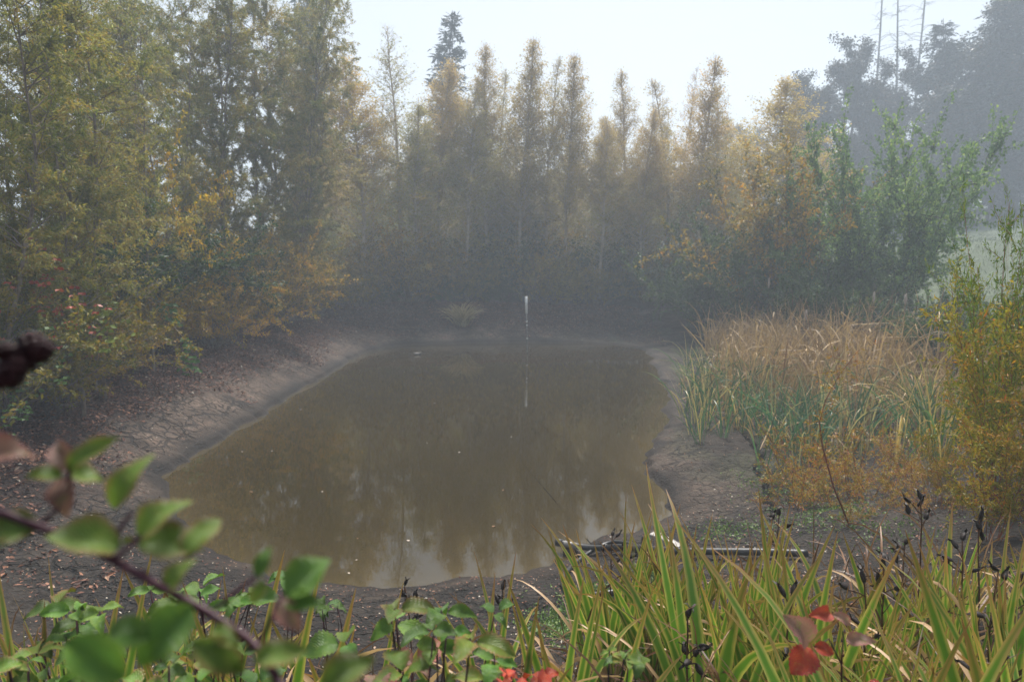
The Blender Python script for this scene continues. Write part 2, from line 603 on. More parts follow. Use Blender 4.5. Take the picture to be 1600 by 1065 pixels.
def bramble_mat(name, heart, edge, vein, blotch, transl=0.3):
    m, t, out = new_mat(name)
    uvn = t.nodes.new("ShaderNodeUVMap")
    sx = t.nodes.new("ShaderNodeSeparateXYZ")
    t.links.new(uvn.outputs[0], sx.inputs[0])
    off = math_n(t, 'ABSOLUTE', math_n(t, 'SUBTRACT', sx.outputs[0], 0.5))
    n1 = noise_n(t, 35.0, 3.0, 'Object')
    n0 = noise_n(t, 9.0, 2.0, 'Object')
    # side veins run outwards and forwards
    ph = math_n(t, 'MULTIPLY', math_n(t, 'SUBTRACT', sx.outputs[1], math_n(t, 'MULTIPLY', off, 0.55)), 52.0)
    sv = math_n(t, 'SINE', ph)
    veins = math_n(t, 'POWER', math_n(t, 'ABSOLUTE', sv), 0.35)
    e = t.nodes.new("ShaderNodeMapRange")
    e.inputs[1].default_value, e.inputs[2].default_value = 0.30, 0.62
    t.links.new(math_n(t, 'ADD', off, math_n(t, 'MULTIPLY', math_n(t, 'SUBTRACT', n1, 0.45), 0.5)), e.inputs[0])
    c = mixc(t, 'MIX', e.outputs[0], heart, edge)
    bl = t.nodes.new("ShaderNodeMapRange")
    bl.inputs[1].default_value, bl.inputs[2].default_value = 0.56, 0.72
    t.links.new(n0, bl.inputs[0])
    c = mixc(t, 'MIX', bl.outputs[0], c, blotch)
    c = mixc(t, 'MIX', math_n(t, 'MULTIPLY', math_n(t, 'SUBTRACT', 1.0, veins), 0.6), c, vein)
    sp_ = t.nodes.new("ShaderNodeMapRange")
    sp_.inputs[1].default_value, sp_.inputs[2].default_value = 0.64, 0.70
    t.links.new(noise_n(t, 16.0, 4.0, 'Object'), sp_.inputs[0])
    c = mixc(t, 'MIX', math_n(t, 'MULTIPLY', sp_.outputs[0], 0.8), c, (0.10, 0.045, 0.025))
    oi = t.nodes.new("ShaderNodeObjectInfo")
    c = mixc(t, 'MULTIPLY', 1.0, c, oi.outputs['Color'])
    b = t.nodes.new("ShaderNodeBump")
    b.inputs['Strength'].default_value = 0.5
    b.inputs['Distance'].default_value = 0.006
    t.links.new(veins, b.inputs['Height'])
    leafy(t, out, c, transl, 0.45, 0.4, b.outputs[0])
    return m


M['bl_green'] = bramble_mat('bramble_green', (0.085, 0.20, 0.026), (0.15, 0.25, 0.03), (0.22, 0.32, 0.09), (0.15, 0.27, 0.03))
M['bl_edge'] = bramble_mat('bramble_red_edged', (0.14, 0.24, 0.03), (0.33, 0.13, 0.08), (0.24, 0.30, 0.10), (0.22, 0.27, 0.05))
M['bl_red'] = bramble_mat('bramble_red', (0.45, 0.07, 0.03), (0.32, 0.035, 0.045), (0.20, 0.03, 0.04), (0.44, 0.15, 0.04))
M['bl_pink'] = bramble_mat('bramble_pink', (0.36, 0.20, 0.15), (0.42, 0.12, 0.13), (0.26, 0.16, 0.11), (0.24, 0.25, 0.08))

# ------------------------------------------------------------------ ground
m, t, out = new_mat('ground')
at = t.nodes.new("ShaderNodeAttribute")
at.attribute_name = "soil"
n_big = noise_n(t, 1.3, 5.0)
n_fine = noise_n(t, 9.0, 8.0, rough=0.78)
vor = t.nodes.new("ShaderNodeTexVoronoi")
vor.inputs['Scale'].default_value = 26.0
tc = t.nodes.new("ShaderNodeTexCoord")
t.links.new(tc.outputs['Object'], vor.inputs['Vector'])
c = mixc(t, 'MULTIPLY', 0.75, at.outputs['Color'], ramp_out(t, n_big, [(0.25, (0.55, 0.53, 0.52)), (0.75, (1.35, 1.33, 1.3))]))
c = mixc(t, 'MULTIPLY', 1.0, c, ramp_out(t, n_fine, [(0.30, (0.45, 0.43, 0.42)), (0.70, (1.55, 1.53, 1.5))]))
c = mixc(t, 'MULTIPLY', 0.45, c, ramp_out(t, vor.outputs['Color'], [(0.0, (0.5, 0.48, 0.46)), (1.0, (1.4, 1.38, 1.35))]))
p = t.nodes.new("ShaderNodeBsdfPrincipled")
t.links.new(c, p.inputs['Base Color'])
rr = t.nodes.new("ShaderNodeMapRange")
rr.inputs[3].default_value, rr.inputs[4].default_value = 0.7, 0.95
t.links.new(n_fine, rr.inputs[0])
t.links.new(rr.outputs[0], p.inputs['Roughness'])
p.inputs['Specular IOR Level'].default_value = 0.25
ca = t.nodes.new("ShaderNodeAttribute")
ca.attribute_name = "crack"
wob = t.nodes.new("ShaderNodeTexNoise")
wob.inputs['Scale'].default_value = 3.0
wob.inputs['Detail'].default_value = 4.0
t.links.new(tc.outputs['Object'], wob.inputs['Vector'])
vm = t.nodes.new("ShaderNodeVectorMath")
vm.operation = 'MULTIPLY_ADD'
t.links.new(wob.outputs['Color'], vm.inputs[0])
vm.inputs[1].default_value = (0.35, 0.35, 0.0)
t.links.new(tc.outputs['Object'], vm.inputs[2])
fl2 = t.nodes.new("ShaderNodeVectorMath")
fl2.operation = 'MULTIPLY'
fl2.inputs[1].default_value = (1, 1, 0)
t.links.new(vm.outputs[0], fl2.inputs[0])
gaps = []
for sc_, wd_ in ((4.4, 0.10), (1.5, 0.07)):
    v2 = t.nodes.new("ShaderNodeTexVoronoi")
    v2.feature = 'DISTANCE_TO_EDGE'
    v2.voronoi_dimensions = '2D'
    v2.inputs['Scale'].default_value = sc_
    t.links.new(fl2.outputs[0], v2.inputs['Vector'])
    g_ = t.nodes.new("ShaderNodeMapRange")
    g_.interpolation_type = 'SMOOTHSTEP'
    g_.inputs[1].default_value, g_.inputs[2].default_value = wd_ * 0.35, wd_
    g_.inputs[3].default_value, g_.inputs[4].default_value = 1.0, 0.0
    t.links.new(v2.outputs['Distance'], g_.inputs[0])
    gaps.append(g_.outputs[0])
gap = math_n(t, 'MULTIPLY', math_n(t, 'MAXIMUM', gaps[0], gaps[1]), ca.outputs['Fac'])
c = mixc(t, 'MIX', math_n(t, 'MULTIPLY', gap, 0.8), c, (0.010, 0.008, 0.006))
t.links.new(c, p.inputs['Base Color'])
b = t.nodes.new("ShaderNodeBump")
b.inputs['Strength'].default_value = 1.0
b.inputs['Distance'].default_value = 0.05
t.links.new(math_n(t, 'SUBTRACT', math_n(t, 'ADD', n_fine, math_n(t, 'MULTIPLY', vor.outputs['Distance'], 0.6)), gap), b.inputs['Height'])
t.links.new(b.outputs[0], p.inputs['Normal'])
t.links.new(p.outputs[0], out.inputs[0])
M['ground'] = m


def lerp3(a, b, f):
    return np.asarray(a) * (1 - f[:, None]) + np.asarray(b) * f[:, None]


def build_ground():
    rs = np.concatenate([np.linspace(0.2, 5, 60)[:-1], 5 + (41 - 5) * np.linspace(0, 1, 760) ** 1.35, np.geomspace(41.5, 190, 90)])
    front = np.linspace(R(-43), R(43), 760)
    back = np.linspace(R(43), R(317), 120)[1:-1]
    th = np.concatenate([front, back])
    nr, nth = len(rs), len(th)
    X = rs[:, None] * np.sin(th)[None, :]
    Y = rs[:, None] * np.cos(th)[None, :]
    x, y = X.ravel(), Y.ravel()
    z, s = land(x, y, True)
    wn, wr, wl = zones(x, y)
    # cracked mud
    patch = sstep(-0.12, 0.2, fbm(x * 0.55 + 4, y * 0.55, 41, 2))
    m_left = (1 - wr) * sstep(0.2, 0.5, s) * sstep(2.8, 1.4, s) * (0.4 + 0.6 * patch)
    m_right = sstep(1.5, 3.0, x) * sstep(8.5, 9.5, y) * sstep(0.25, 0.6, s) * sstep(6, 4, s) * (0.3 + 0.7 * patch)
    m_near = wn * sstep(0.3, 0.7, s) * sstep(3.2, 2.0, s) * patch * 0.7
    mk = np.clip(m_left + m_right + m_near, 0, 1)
    lump = fbm(x * 6, y * 6, 51, 4)
    z = z + np.where(s > 0.02, lump * 0.035 * sstep(0, 0.5, s), 0) * (np.hypot(x, y) < 60)
    # the one wide crack across the right-hand mud
    CR = np.array([on_land(*q_)[:2] for q_ in ((1140, 655), (1160, 676), (1178, 694), (1186, 716), (1184, 735), (1197, 752), (1196, 775), (1206, 792), (1212, 806))])
    cdist = np.full(x.shape, 9.0)
    near_c = np.hypot(x - CR[:, 0].mean(), y - CR[:, 1].mean()) < 5
    for a_, b_ in zip(CR[:-1], CR[1:]):
        e_ = b_ - a_
        px_, py_ = x[near_c] + fbm(x[near_c] * 5, y[near_c] * 5, 33, 2) * 0.10, y[near_c] + fbm(x[near_c] * 5, y[near_c] * 5, 37, 2) * 0.10
        u_ = np.clip(((px_ - a_[0]) * e_[0] + (py_ - a_[1]) * e_[1]) / (e_ @ e_), 0, 1)
        cdist[near_c] = np.minimum(cdist[near_c], np.hypot(px_ - a_[0] - u_ * e_[0], py_ - a_[1] - u_ * e_[1]))
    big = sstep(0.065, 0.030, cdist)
    z = z - 0.13 * big
    # soil colours
    f1 = fbm(x * 0.9, y * 0.9, 61, 4)
    col = lerp3((0.038, 0.028, 0.021), (0.040, 0.020, 0.015), sstep(0.9, 2.6, s + f1 * 1.2))     # mud to leaf mould
    dry = wl * sstep(0.22, 0.55, s + f1 * 0.25) * sstep(2.2, 1.0, s + f1 * 1.0)
    col = lerp3(col, (0.200, 0.168, 0.142), np.clip(dry, 0, 1) * 0.9) if False else col * (1 - dry[:, None] * 0.9) + np.array((0.100, 0.074, 0.058)) * dry[:, None] * 0.9
    mud = wr * sstep(0.2, 0.6, s + f1 * 0.2)
    col = col * (1 - mud[:, None]) + np.array((0.036, 0.028, 0.021)) * mud[:, None]
    alg = wr * sstep(-0.05, 0.3, fbm(x * 1.1 + 9, y * 0.7, 71, 3)) * sstep(0.2, 0.6, s) * 0.75
    col = col * (1 - alg[:, None]) + np.array((0.046, 0.052, 0.026)) * alg[:, None]
    nearm = wn * sstep(0.25, 0.8, s)
    col = col * (1 - nearm[:, None]) + np.array((0.032, 0.026, 0.021)) * nearm[:, None]
    wet = sstep(0.30, 0.05, s + f1 * 0.35)
    col = col * (1 - 0.5 * wet[:, None])
    col = col * (1 + 0.9 * fbm(x * 1.7, y * 1.7, 83, 4))[:, None]
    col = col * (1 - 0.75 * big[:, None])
    fld = sstep(13, 19, x) * sstep(16, 24, y) + sstep(60, 90, np.hypot(x, y))
    fld = np.clip(fld, 0, 1)
    col = col * (1 - fld[:, None]) + np.array((0.085, 0.115, 0.065)) * fld[:, None]
    V = np.stack([x, y, z], 1)
    i = np.arange(nr - 1)[:, None] * nth
    j = np.arange(nth)[None, :]
    j2 = (j + 1) % nth
    Q = np.stack([i + j, i + nth + j, i + nth + j2, i + j2], -1).reshape(-1, 4)
    c0 = len(V)
    V = np.vstack([V, [[0, 0, H(0, 0)]]])
    col = np.vstack([col, [[0.06, 0.05, 0.04]]])
    jj = np.arange(nth)
    tri = np.stack([jj, (jj + 1) % nth, np.full(nth, c0)], -1)[:, ::-1]
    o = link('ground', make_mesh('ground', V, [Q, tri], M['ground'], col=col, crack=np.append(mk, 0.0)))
    setting(o)


build_ground()

# ------------------------------------------------------------------ water
m, t, out = new_mat('pond_water')
p = t.nodes.new("ShaderNodeBsdfPrincipled")
n0 = noise_n(t, 0.35, 4.0)
n9 = noise_n(t, 11.0, 4.0, rough=0.7)
c = mixc(t, 'MIX', n0, (0.015, 0.0100, 0.0018), (0.031, 0.021, 0.0045))
at = t.nodes.new('ShaderNodeAttribute')
at.attribute_name = 'soil'
c = mixc(t, 'MIX', at.outputs['Fac'], (0.052, 0.038, 0.016), c)
c = mixc(t, 'MULTIPLY', 0.35, c, ramp_out(t, n9, [(0.3, (0.6, 0.6, 0.55)), (0.7, (1.35, 1.35, 1.3))]))
t.links.new(c, p.inputs['Base Color'])
p.inputs['Roughness'].default_value = 0.015
p.inputs['IOR'].default_value = 1.44
b = t.nodes.new("ShaderNodeBump")
b.inputs['Strength'].default_value = 0.022
b.inputs['Distance'].default_value = 0.02
tc = t.nodes.new("ShaderNodeTexCoord")
mp = t.nodes.new("ShaderNodeMapping")
mp.inputs['Scale'].default_value = (1.2, 3.0, 1.0)
t.links.new(tc.outputs['Object'], mp.inputs[0])
t.links.new(noise_n(t, 2.2, 3.0, vec=mp.outputs[0]), b.inputs['Height'])
t.links.new(b.outputs[0], p.inputs['Normal'])
t.links.new(p.outputs[0], out.inputs[0])
cx, cyy = SHORE.mean(0)
grow = SHORE - (cx, cyy)
rad_ = np.linalg.norm(grow, axis=1, keepdims=True)
rings_ = [np.array((cx, cyy)) + grow * np.maximum(0.02, 1 + off / rad_) for off in (0.4, 0.0, -0.35, -0.9, -2.0, -3.2)]
ns = len(SHORE)
Vw = np.vstack([np.hstack([q_, np.zeros((ns, 1))]) for q_ in rings_] + [np.array([[cx, cyy, 0]])])
dep = np.concatenate([np.full(ns, v_) for v_ in (0.0, 0.0, 0.35, 0.7, 0.95, 1.0)] + [[1.0]])
k = np.arange(ns)
Qw = np.concatenate([np.stack([a_ * ns + k, a_ * ns + (k + 1) % ns, (a_ + 1) * ns + (k + 1) % ns, (a_ + 1) * ns + k], -1) for a_ in range(5)])
Tw = np.stack([5 * ns + k, 5 * ns + (k + 1) % ns, np.full(ns, 6 * ns)], -1)
setting(link('water', make_mesh('water', Vw, [Qw, Tw], m, col=np.repeat(dep[:, None], 3, 1))))


# ------------------------------------------------------------------ trees and shrubs: one mesh pair per kind, many plants
class Kind:
    pass


def column_tree(h=14.0, wid=1.6, nb=120, dens=62, low=0.16, sparse=1.0, bark='palebark', mat='alder', leaf=(0.082, 0.048), elev=(22, 50)):
    tb, lv = Tubes(), Leaves()
    tr = limb((0, 0, -0.3), (0, 0, 1), h + 0.2, 16, 0.035, 0.05)
    tr[:, :2] -= np.linspace(0, 1, 17)[:, None] * tr[-1, :2] * 0.6
    tb.add(tr, np.linspace(0.095, 0.012, 17) * h / 14, 6)
    for i in range(nb):
        u = low + (0.985 - low) * rng.random() ** 0.85
        prof = (1 - u) / 0.62 if u > 0.38 else 0.55 + 0.45 * (u - low) / (0.38 - low)
        L = wid * (0.55 + 0.62 * rng.random()) * max(prof, 0.02) ** 0.9 + 0.07
        a = rng.random() * 2 * math.pi
        e = R(elev[0] + (elev[1] - elev[0]) * rng.random() + 12 * u)
        p0, _ = point_on(tr, u)
        br = limb(p0, (math.cos(a) * math.cos(e), math.sin(a) * math.cos(e), math.sin(e)), L * 1.15, 5, 0.10, 0.04)
        tb.add(br, np.linspace(0.016, 0.004, 6), 3)
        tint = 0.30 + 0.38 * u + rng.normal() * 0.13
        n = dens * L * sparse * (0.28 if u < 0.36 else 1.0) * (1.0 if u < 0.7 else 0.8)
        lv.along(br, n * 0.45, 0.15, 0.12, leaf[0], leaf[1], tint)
        for s in range(4):
            q, d = point_on(br, 0.25 + 0.75 * rng.random())
            tw = limb(q, d + rng.normal(size=3) * 0.7 + np.array([0, 0, 0.2]), 0.28 + 0.25 * L * rng.random(), 3, 0.2, 0.02)
            tb.add(tw, 0.004, 3)
            lv.along(tw, n * 0.17, 0.05, 0.09, leaf[0], leaf[1], tint)
    k = Kind()
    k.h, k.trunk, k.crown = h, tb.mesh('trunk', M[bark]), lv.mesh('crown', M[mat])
    k.n = lv.count()
    return k


def willow_tree(h=13.0, stems=3, nb=44, dens=110, mat='willow', bark='bark', lean=0.16, leaf=(0.11, 0.028), low=0.2, reach=1.5):
    tb, lv = Tubes(), Leaves()
    for s in range(stems):
        a = rng.random() * 2 * math.pi
        hh = h * (0.8 + 0.2 * rng.random()) if s else h
        tr = limb((math.cos(a) * 0.25, math.sin(a) * 0.25, -0.3), (math.cos(a) * lean, math.sin(a) * lean, 1), hh + 0.3, 14, 0.05, 0.03)
        tb.add(tr, np.linspace(0.085, 0.012, 15) * (0.7 + 0.5 * rng.random()), 6)
        for i in range(nb):
            u = low + (0.99 - low) * rng.random()
            L = reach * (0.5 + 0.8 * rng.random()) * (0.45 + 1.0 * math.sin(math.pi * min(1, 0.12 + u * 0.86)))
            b_ = rng.random() * 2 * math.pi
            e = R(20 + 42 * rng.random())
            p0, _ = point_on(tr, u)
            br = limb(p0, (math.cos(b_) * math.cos(e), math.sin(b_) * math.cos(e), math.sin(e)), L, 6, 0.14, 0.0)
            tb.add(br, np.linspace(0.02, 0.004, 7), 3)
            tint = 0.40 + rng.normal() * 0.17
            for q_ in range(5):
                q, d = point_on(br, 0.25 + 0.75 * rng.random())
                tw = limb(q, d + rng.normal(size=3) * 0.6, 0.35 + 0.45 * rng.random(), 4, 0.15, -0.10)
                tb.add(tw, 0.0035, 3)
                lv.along(tw, dens * L * 0.17, 0.0, 0.035, leaf[0], leaf[1], tint + rng.normal() * 0.07, 0.45, 0.6)
            lv.along(br, dens * L * 0.18, 0.3, 0.05, leaf[0], leaf[1], tint, 0.4, 0.7)
    k = Kind()
    k.h, k.trunk, k.crown, k.n = h, tb.mesh('trunk', M[bark]), lv.mesh('crown', M[mat]), lv.count()
    return k


def shrub(h=3.0, stems=22, spread=0.8, dens=95, mat='shrub', bark='twig', leaf=(0.068, 0.031), sub=10, tint0=0.5, thick=0.016, droop=-0.03, wild=0.9):
    tb, lv = Tubes(), Leaves()
    for s in range(stems):
        a = rng.random() * 2 * math.pi
        sp = spread * rng.random() ** 0.6
        L = h * (0.72 + 0.36 * rng.random()) * (1.0 + 0.12 * sp)
        st = limb((math.cos(a) * 0.22 * rng.random(), math.sin(a) * 0.22 * rng.random(), -0.15), (math.cos(a) * sp, math.sin(a) * sp, 1.0), L, 9, 0.10, droop * sp)
        tb.add(st, np.linspace(thick, 0.003, 10), 4)
        tint = tint0 + rng.normal() * 0.12
        for i in range(sub):
            u = 0.22 + 0.76 * rng.random()
            q, d = point_on(st, u)
            tw = limb(q, d * 0.6 + rng.normal(size=3) * 0.75 + np.array([0, 0, 0.15]), h * (0.12 + 0.17 * rng.random()), 4, 0.18, 0.0)
            tb.add(tw, np.linspace(thick * 0.35, 0.002, 5), 3)
            lv.along(tw, dens * h / 3 * 0.34, 0.0, 0.03 * h / 3, leaf[0], leaf[1], tint + rng.normal() * 0.1, 0.2, wild)
        lv.along(st, dens * h / 3 * 0.5, 0.35, 0.04, leaf[0], leaf[1], tint, 0.2, wild)
    k = Kind()
    k.h, k.trunk, k.crown, k.n = h, tb.mesh('stem', M[bark]), lv.mesh('foliage', M[mat]), lv.count()
    return k


def conifer(h=24.0, wid=3.4, layers=46, droop=-0.05, dens=30, spray=(0.42, 0.13), low=0.05):
    tb, lv = Tubes(), Leaves()
    tr = limb((0, 0, -0.5), (0, 0, 1), h + 0.5, 12, 0.015, 0.03)
    tb.add(tr, np.linspace(0.26, 0.02, 13) * h / 24, 6)
    for i in range(layers):
        u = low + (0.985 - low) * (i + rng.random() * 0.8) / layers
        for k_ in range(5):
            a = rng.random() * 2 * math.pi
            L = wid * (1 - u) ** 0.75 * (0.6 + 0.6 * rng.random()) + 0.25
            p0, _ = point_on(tr, u)
            br = limb(p0, (math.cos(a), math.sin(a), 0.22), L, 5, 0.06, droop)
            tb.add(br, np.linspace(0.035, 0.006, 6), 3)
            lv.along(br, dens * L, 0.08, 0.13, spray[0], spray[1], 0.5, 0.25, 0.55, 0.3)
    k = Kind()
    k.h, k.trunk, k.crown, k.n = h, tb.mesh('trunk', M['darkbark']), lv.mesh('crown', M['needle']), lv.count()
    return k


def maple(h=16.0, limbs=20, dens=36, leaf=(0.17, 0.15)):
    tb, lv = Tubes(), Leaves()
    tr = limb((0, 0, -0.5), (0, 0, 1), h * 0.85, 8, 0.05, 0.04)
    tb.add(tr, np.linspace(0.24, 0.05, 9), 6)
    for i in range(limbs):
        u = 0.22 + 0.76 * rng.random()
        a = rng.random() * 2 * math.pi
        e = R(15 + 50 * u)
        L = h * (0.24 + 0.14 * rng.random()) * (1.1 - 0.4 * u)
        p0, _ = point_on(tr, u)
        br = limb(p0, (math.cos(a) * math.cos(e), math.sin(a) * math.cos(e), math.sin(e)), L, 6, 0.15, 0.02)
        tb.add(br, np.linspace(0.09, 0.02, 7), 4)
        for j in range(13):
            q, d = point_on(br, 0.2 + 0.8 * rng.random())
            tw = limb(q, d + rng.normal(size=3) * 0.9, L * (0.15 + 0.25 * rng.random()), 4, 0.2, 0.02)
            tb.add(tw, np.linspace(0.02, 0.006, 5), 3)
            tint = rng.random()
            for c_ in range(4):
                q2, _ = point_on(tw, rng.random())
                n = dens
                lv.add(q2 + rng.normal(size=(n, 3)) * 0.22, rng.normal(size=(n, 3)) + np.array([0, 0, -0.4]), leaf[0] * (0.6 + 0.7 * rng.random(n)), leaf[1] * (0.6 + 0.7 * rng.random(n)), np.clip(tint * 0.7 + rng.normal(size=n) * 0.2, 0, 1))
    k = Kind()
    k.h, k.trunk, k.crown, k.n = h, tb.mesh('trunk', M['darkbark']), lv.mesh('crown', M['maple']), lv.count()
    return k


def bare_conifer(h=26.0):
    tb, tw_ = Tubes(), Tubes()
    tr = limb((0, 0, -0.5), (0, 0, 1), h + 0.5, 14, 0.012, 0.03)
    tb.add(tr, np.linspace(0.20, 0.05, 15), 7)
    for i in range(48):
        u = 0.45 + 0.54 * rng.random()
        a = rng.random() * 2 * math.pi
        p0, _ = point_on(tr, u)
        br = limb(p0, (math.cos(a), math.sin(a), 0.30), 3.4 * (1.08 - u) / 0.6 * (0.3 + 1.1 * rng.random()), 6, 0.12, -0.09)
        tw_.add(br, np.linspace(0.035, 0.008, 7), 3)
        for j in range(3):
            q, d = point_on(br, 0.3 + 0.7 * rng.random())
            tw_.add(limb(q, d + rng.normal(size=3) * 0.5 + np.array([0, 0, -0.3]), 0.5, 3, 0.1, -0.05), 0.008, 3)
    k = Kind()
    k.h, k.trunk, k.crown, k.n = h, tb.mesh('trunk', M['darkbark']), tw_.mesh('crown', M['darkbark']), 0
    return k


K = {}
K['col1'] = column_tree(14, 2.4, 250, dens=88)
K['col2'] = column_tree(14, 2.1, 220, dens=80)
K['col3'] = column_tree(14, 2.7, 270, dens=90, elev=(15, 45))
K['col4'] = column_tree(14, 1.7, 170, dens=62, low=0.2)
K['thin'] = column_tree(14, 2.2, 110, dens=40, low=0.2)
K['gold'] = column_tree(12, 3.0, 240, dens=95, low=0.06, elev=(15, 45))
K['wall'] = column_tree(12, 3.4, 220, dens=80, low=0.06, elev=(10, 45))
K['wil1'] = willow_tree(13, 3, 62, 190)
K['wil2'] = willow_tree(14, 2, 85, 210, lean=0.10, reach=1.6)
K['wil3'] = willow_tree(12, 4, 50, 190, reach=1.4)
K['wil4'] = willow_tree(14, 3, 80, 230, lean=0.10, low=0.08, reach=1.8)
K['bare'] = willow_tree(13, 3, 40, 130, lean=0.12, low=0.32, reach=1.5)
K['shr1'] = shrub(3.0, 34, 0.9, 190)
K['shr2'] = shrub(3.0, 30, 0.6, 210)
K['shr3'] = shrub(3.0, 36, 1.2, 170, tint0=0.58)
K['twigs'] = shrub(2.6, 34, 1.0, 45, sub=14, tint0=0.55)
K['under'] = shrub(2.6, 34, 1.0, 210, mat='green', tint0=0.35)
K['fir1'] = conifer(24, 3.2)
K['fir2'] = conifer(24, 4.2, 40, -0.08, 34)
K['map1'] = maple(16)
K['map2'] = maple(16, 24)
K['dead'] = bare_conifer(26)
K['alder'] = shrub(8.5, 15, 0.70, 75, mat='green', bark='darkbark', leaf=(0.15, 0.095), sub=26, tint0=0.45, thick=0.05, droop=0.0, wild=0.8)


WIDER = {'narrow pointed trees across the far bank': 1.5, 'dim trees filling the second row': 1.2}


def plant(kind, name, px, ytop, Y, label, cat='tree', group=None, color=(1, 1, 1), wide=1.0, rot=None, parts=('trunk', 'crown'), sink=0.0):
    """stand a plant on the land at depth Y in the direction of column px, tall enough to reach row ytop"""
    top = at_y(px, ytop, Y)
    if group in WIDER:
        wide *= WIDER[group]
    z = H(top[0], Y) - sink
    s = (top[2] - z) / K[kind].h
    w_ = wide * s
    root = thing(name, (top[0], Y, z), label, cat, group, rng.random() * 6.28 if rot is None else rot, (w_, w_, s))
    if parts[0] == 'trunk':
        root.rotation_euler = (rng.normal() * 0.02, rng.normal() * 0.02, root.rotation_euler[2])
    link(parts[0], K[kind].trunk, root)
    c_ = link(parts[1], K[kind].crown, root)
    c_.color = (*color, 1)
    return root


SP = ('stem', 'foliage')
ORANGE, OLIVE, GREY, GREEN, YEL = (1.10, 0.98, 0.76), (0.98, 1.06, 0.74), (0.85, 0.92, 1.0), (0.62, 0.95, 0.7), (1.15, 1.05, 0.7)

# the tall willows on the left bank, from the picture's edge to the far corner
G = 'willow trees along the bank'
for a in [
    ('wil3', -70, -160, 12.0, 'leafy willow cut off by the photo edge, nearest on the bank', OLIVE, 1.0),
    ('bare', 60, -130, 14.0, 'thin dark-stemmed willow behind the red bramble leaves', OLIVE, 1.0),
    ('wil1', 118, -90, 15.5, 'willow with leaning bare trunks and sky gaps between them', OLIVE, 0.95),
    ('bare', 190, -60, 18.0, 'slim willow with dark trunks standing over the yellow bush', OLIVE, 0.9),
    ('bare', 246, -50, 22.0, 'willow of tall twin trunks against the pale sky gap', (0.9, 0.95, 0.75), 0.9),
    ('wil2', 315, -60, 25.0, 'tall olive willow with one straight pale trunk', (0.95, 1.0, 0.8), 0.95),
    ('wil4', 378, -50, 29.0, 'dense yellow-green willow above the overhanging golden shrubs', (1.0, 1.02, 0.85), 0.9),
    ('wil4', 435, -30, 33.0, 'pale olive willow, last tall one before the orange-topped tree', (1.05, 1.05, 0.9), 0.9),
    ('wil2', 472, 40, 36.5, 'rusty willow whose top thins out beside the dark spruce', ORANGE, 0.9),
    ('wil1', 20, -60, 19.0, 'shaded willow standing behind the row at the photo edge', OLIVE, 1.0),
    ('wil4', 160, 0, 27.0, 'hazy willow behind the leaning bare trunks', OLIVE, 0.9),
    ('wil2', 285, 10, 31.0, 'hazy willow behind the straight pale trunk', OLIVE, 0.9)]:
    plant(a[0], 'willow_tree', a[1], a[2], a[3], a[4], 'willow', G, a[5], a[6])

# the pointed trees across the far end
G = 'narrow pointed trees across the far bank'
for a in [
    ('col3', 546, 72, 39.5, 'orange-topped pointed tree beside the dark spruce', (1.2, 1.0, 0.7), 1.0),
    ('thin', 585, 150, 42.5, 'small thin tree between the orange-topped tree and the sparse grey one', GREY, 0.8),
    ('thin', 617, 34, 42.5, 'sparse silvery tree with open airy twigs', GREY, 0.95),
    ('col2', 650, 158, 41.0, 'short rounded olive tree at the foot of the dark conifer', (0.95, 1.0, 0.75), 1.25),
    ('col3', 695, 92, 43.5, 'brownish tree half hiding the tall dark conifer', (1.1, 0.95, 0.8), 0.9),
    ('col2', 728, 120, 42.0, 'olive brown tree just right of the dark conifer', (1.0, 0.98, 0.8), 0.95),
    ('col1', 762, 66, 44.5, 'tall slim brown tree, first of the pointed tops after the conifer', (1.05, 0.92, 0.8), 0.72),
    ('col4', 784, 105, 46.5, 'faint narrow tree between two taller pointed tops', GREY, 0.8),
    ('col1', 814, 52, 44.5, 'tallest pointed tree, standing right behind the white pole', (1.05, 0.93, 0.8), 0.80),
    ('col4', 858, 84, 45.5, 'narrow needle-shaped tree just right of the tallest pointed one', (0.95, 0.95, 0.85), 0.75),
    ('col1', 891, 80, 44.0, 'sharply pointed tree with a full even cone', (1.05, 0.92, 0.78), 0.82),
    ('col3', 940, 178, 42.5, 'shorter orange-brown tree in the dip of the skyline', (1.1, 0.98, 0.8), 0.85),
    ('col2', 977, 102, 45.0, 'slim tree with a small pointed top right of the skyline dip', (1.05, 0.92, 0.8), 0.72),
    ('col3', 1012, 168, 42.5, 'short rusty tree between two slim pointed ones', (1.12, 0.96, 0.8), 0.8),
    ('col4', 1048, 108, 44.5, 'tree with two blunt tops left of the faint bare one', (1.0, 0.92, 0.85), 1.1),
    ('thin', 1076, 98, 45.5, 'faint reddish nearly bare tree', (1.2, 0.9, 0.85), 0.55),
    ('col2', 1106, 88, 41.5, 'tall open tree with ascending branches, last before the foggy gap', (1.12, 0.92, 0.75), 0.95),
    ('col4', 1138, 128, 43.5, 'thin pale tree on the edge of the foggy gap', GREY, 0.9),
    ('gold', 1218, 118, 39.5, 'broad golden-orange cone-shaped tree beside the dark maples', (1.12, 0.98, 0.70), 1.0)]:
    plant(a[0], 'pointed_tree', a[1], a[2], a[3], a[4], 'tree', G, a[5], a[6])
G = 'dim trees filling the second row'
i = 0
for px in range(520, 1180, 29):
    plant(['col1', 'col3', 'col2', 'col4'][i % 4], 'back_tree', px + rng.uniform(-9, 9), 190 + rng.uniform(-25, 70), 48.5 + rng.uniform(-2.5, 6), 'dim olive tree filling the row behind the pointed trees', 'tree', G,
          (0.85 + 0.3 * rng.random(), 0.95, 0.8), 0.95)
    i += 1

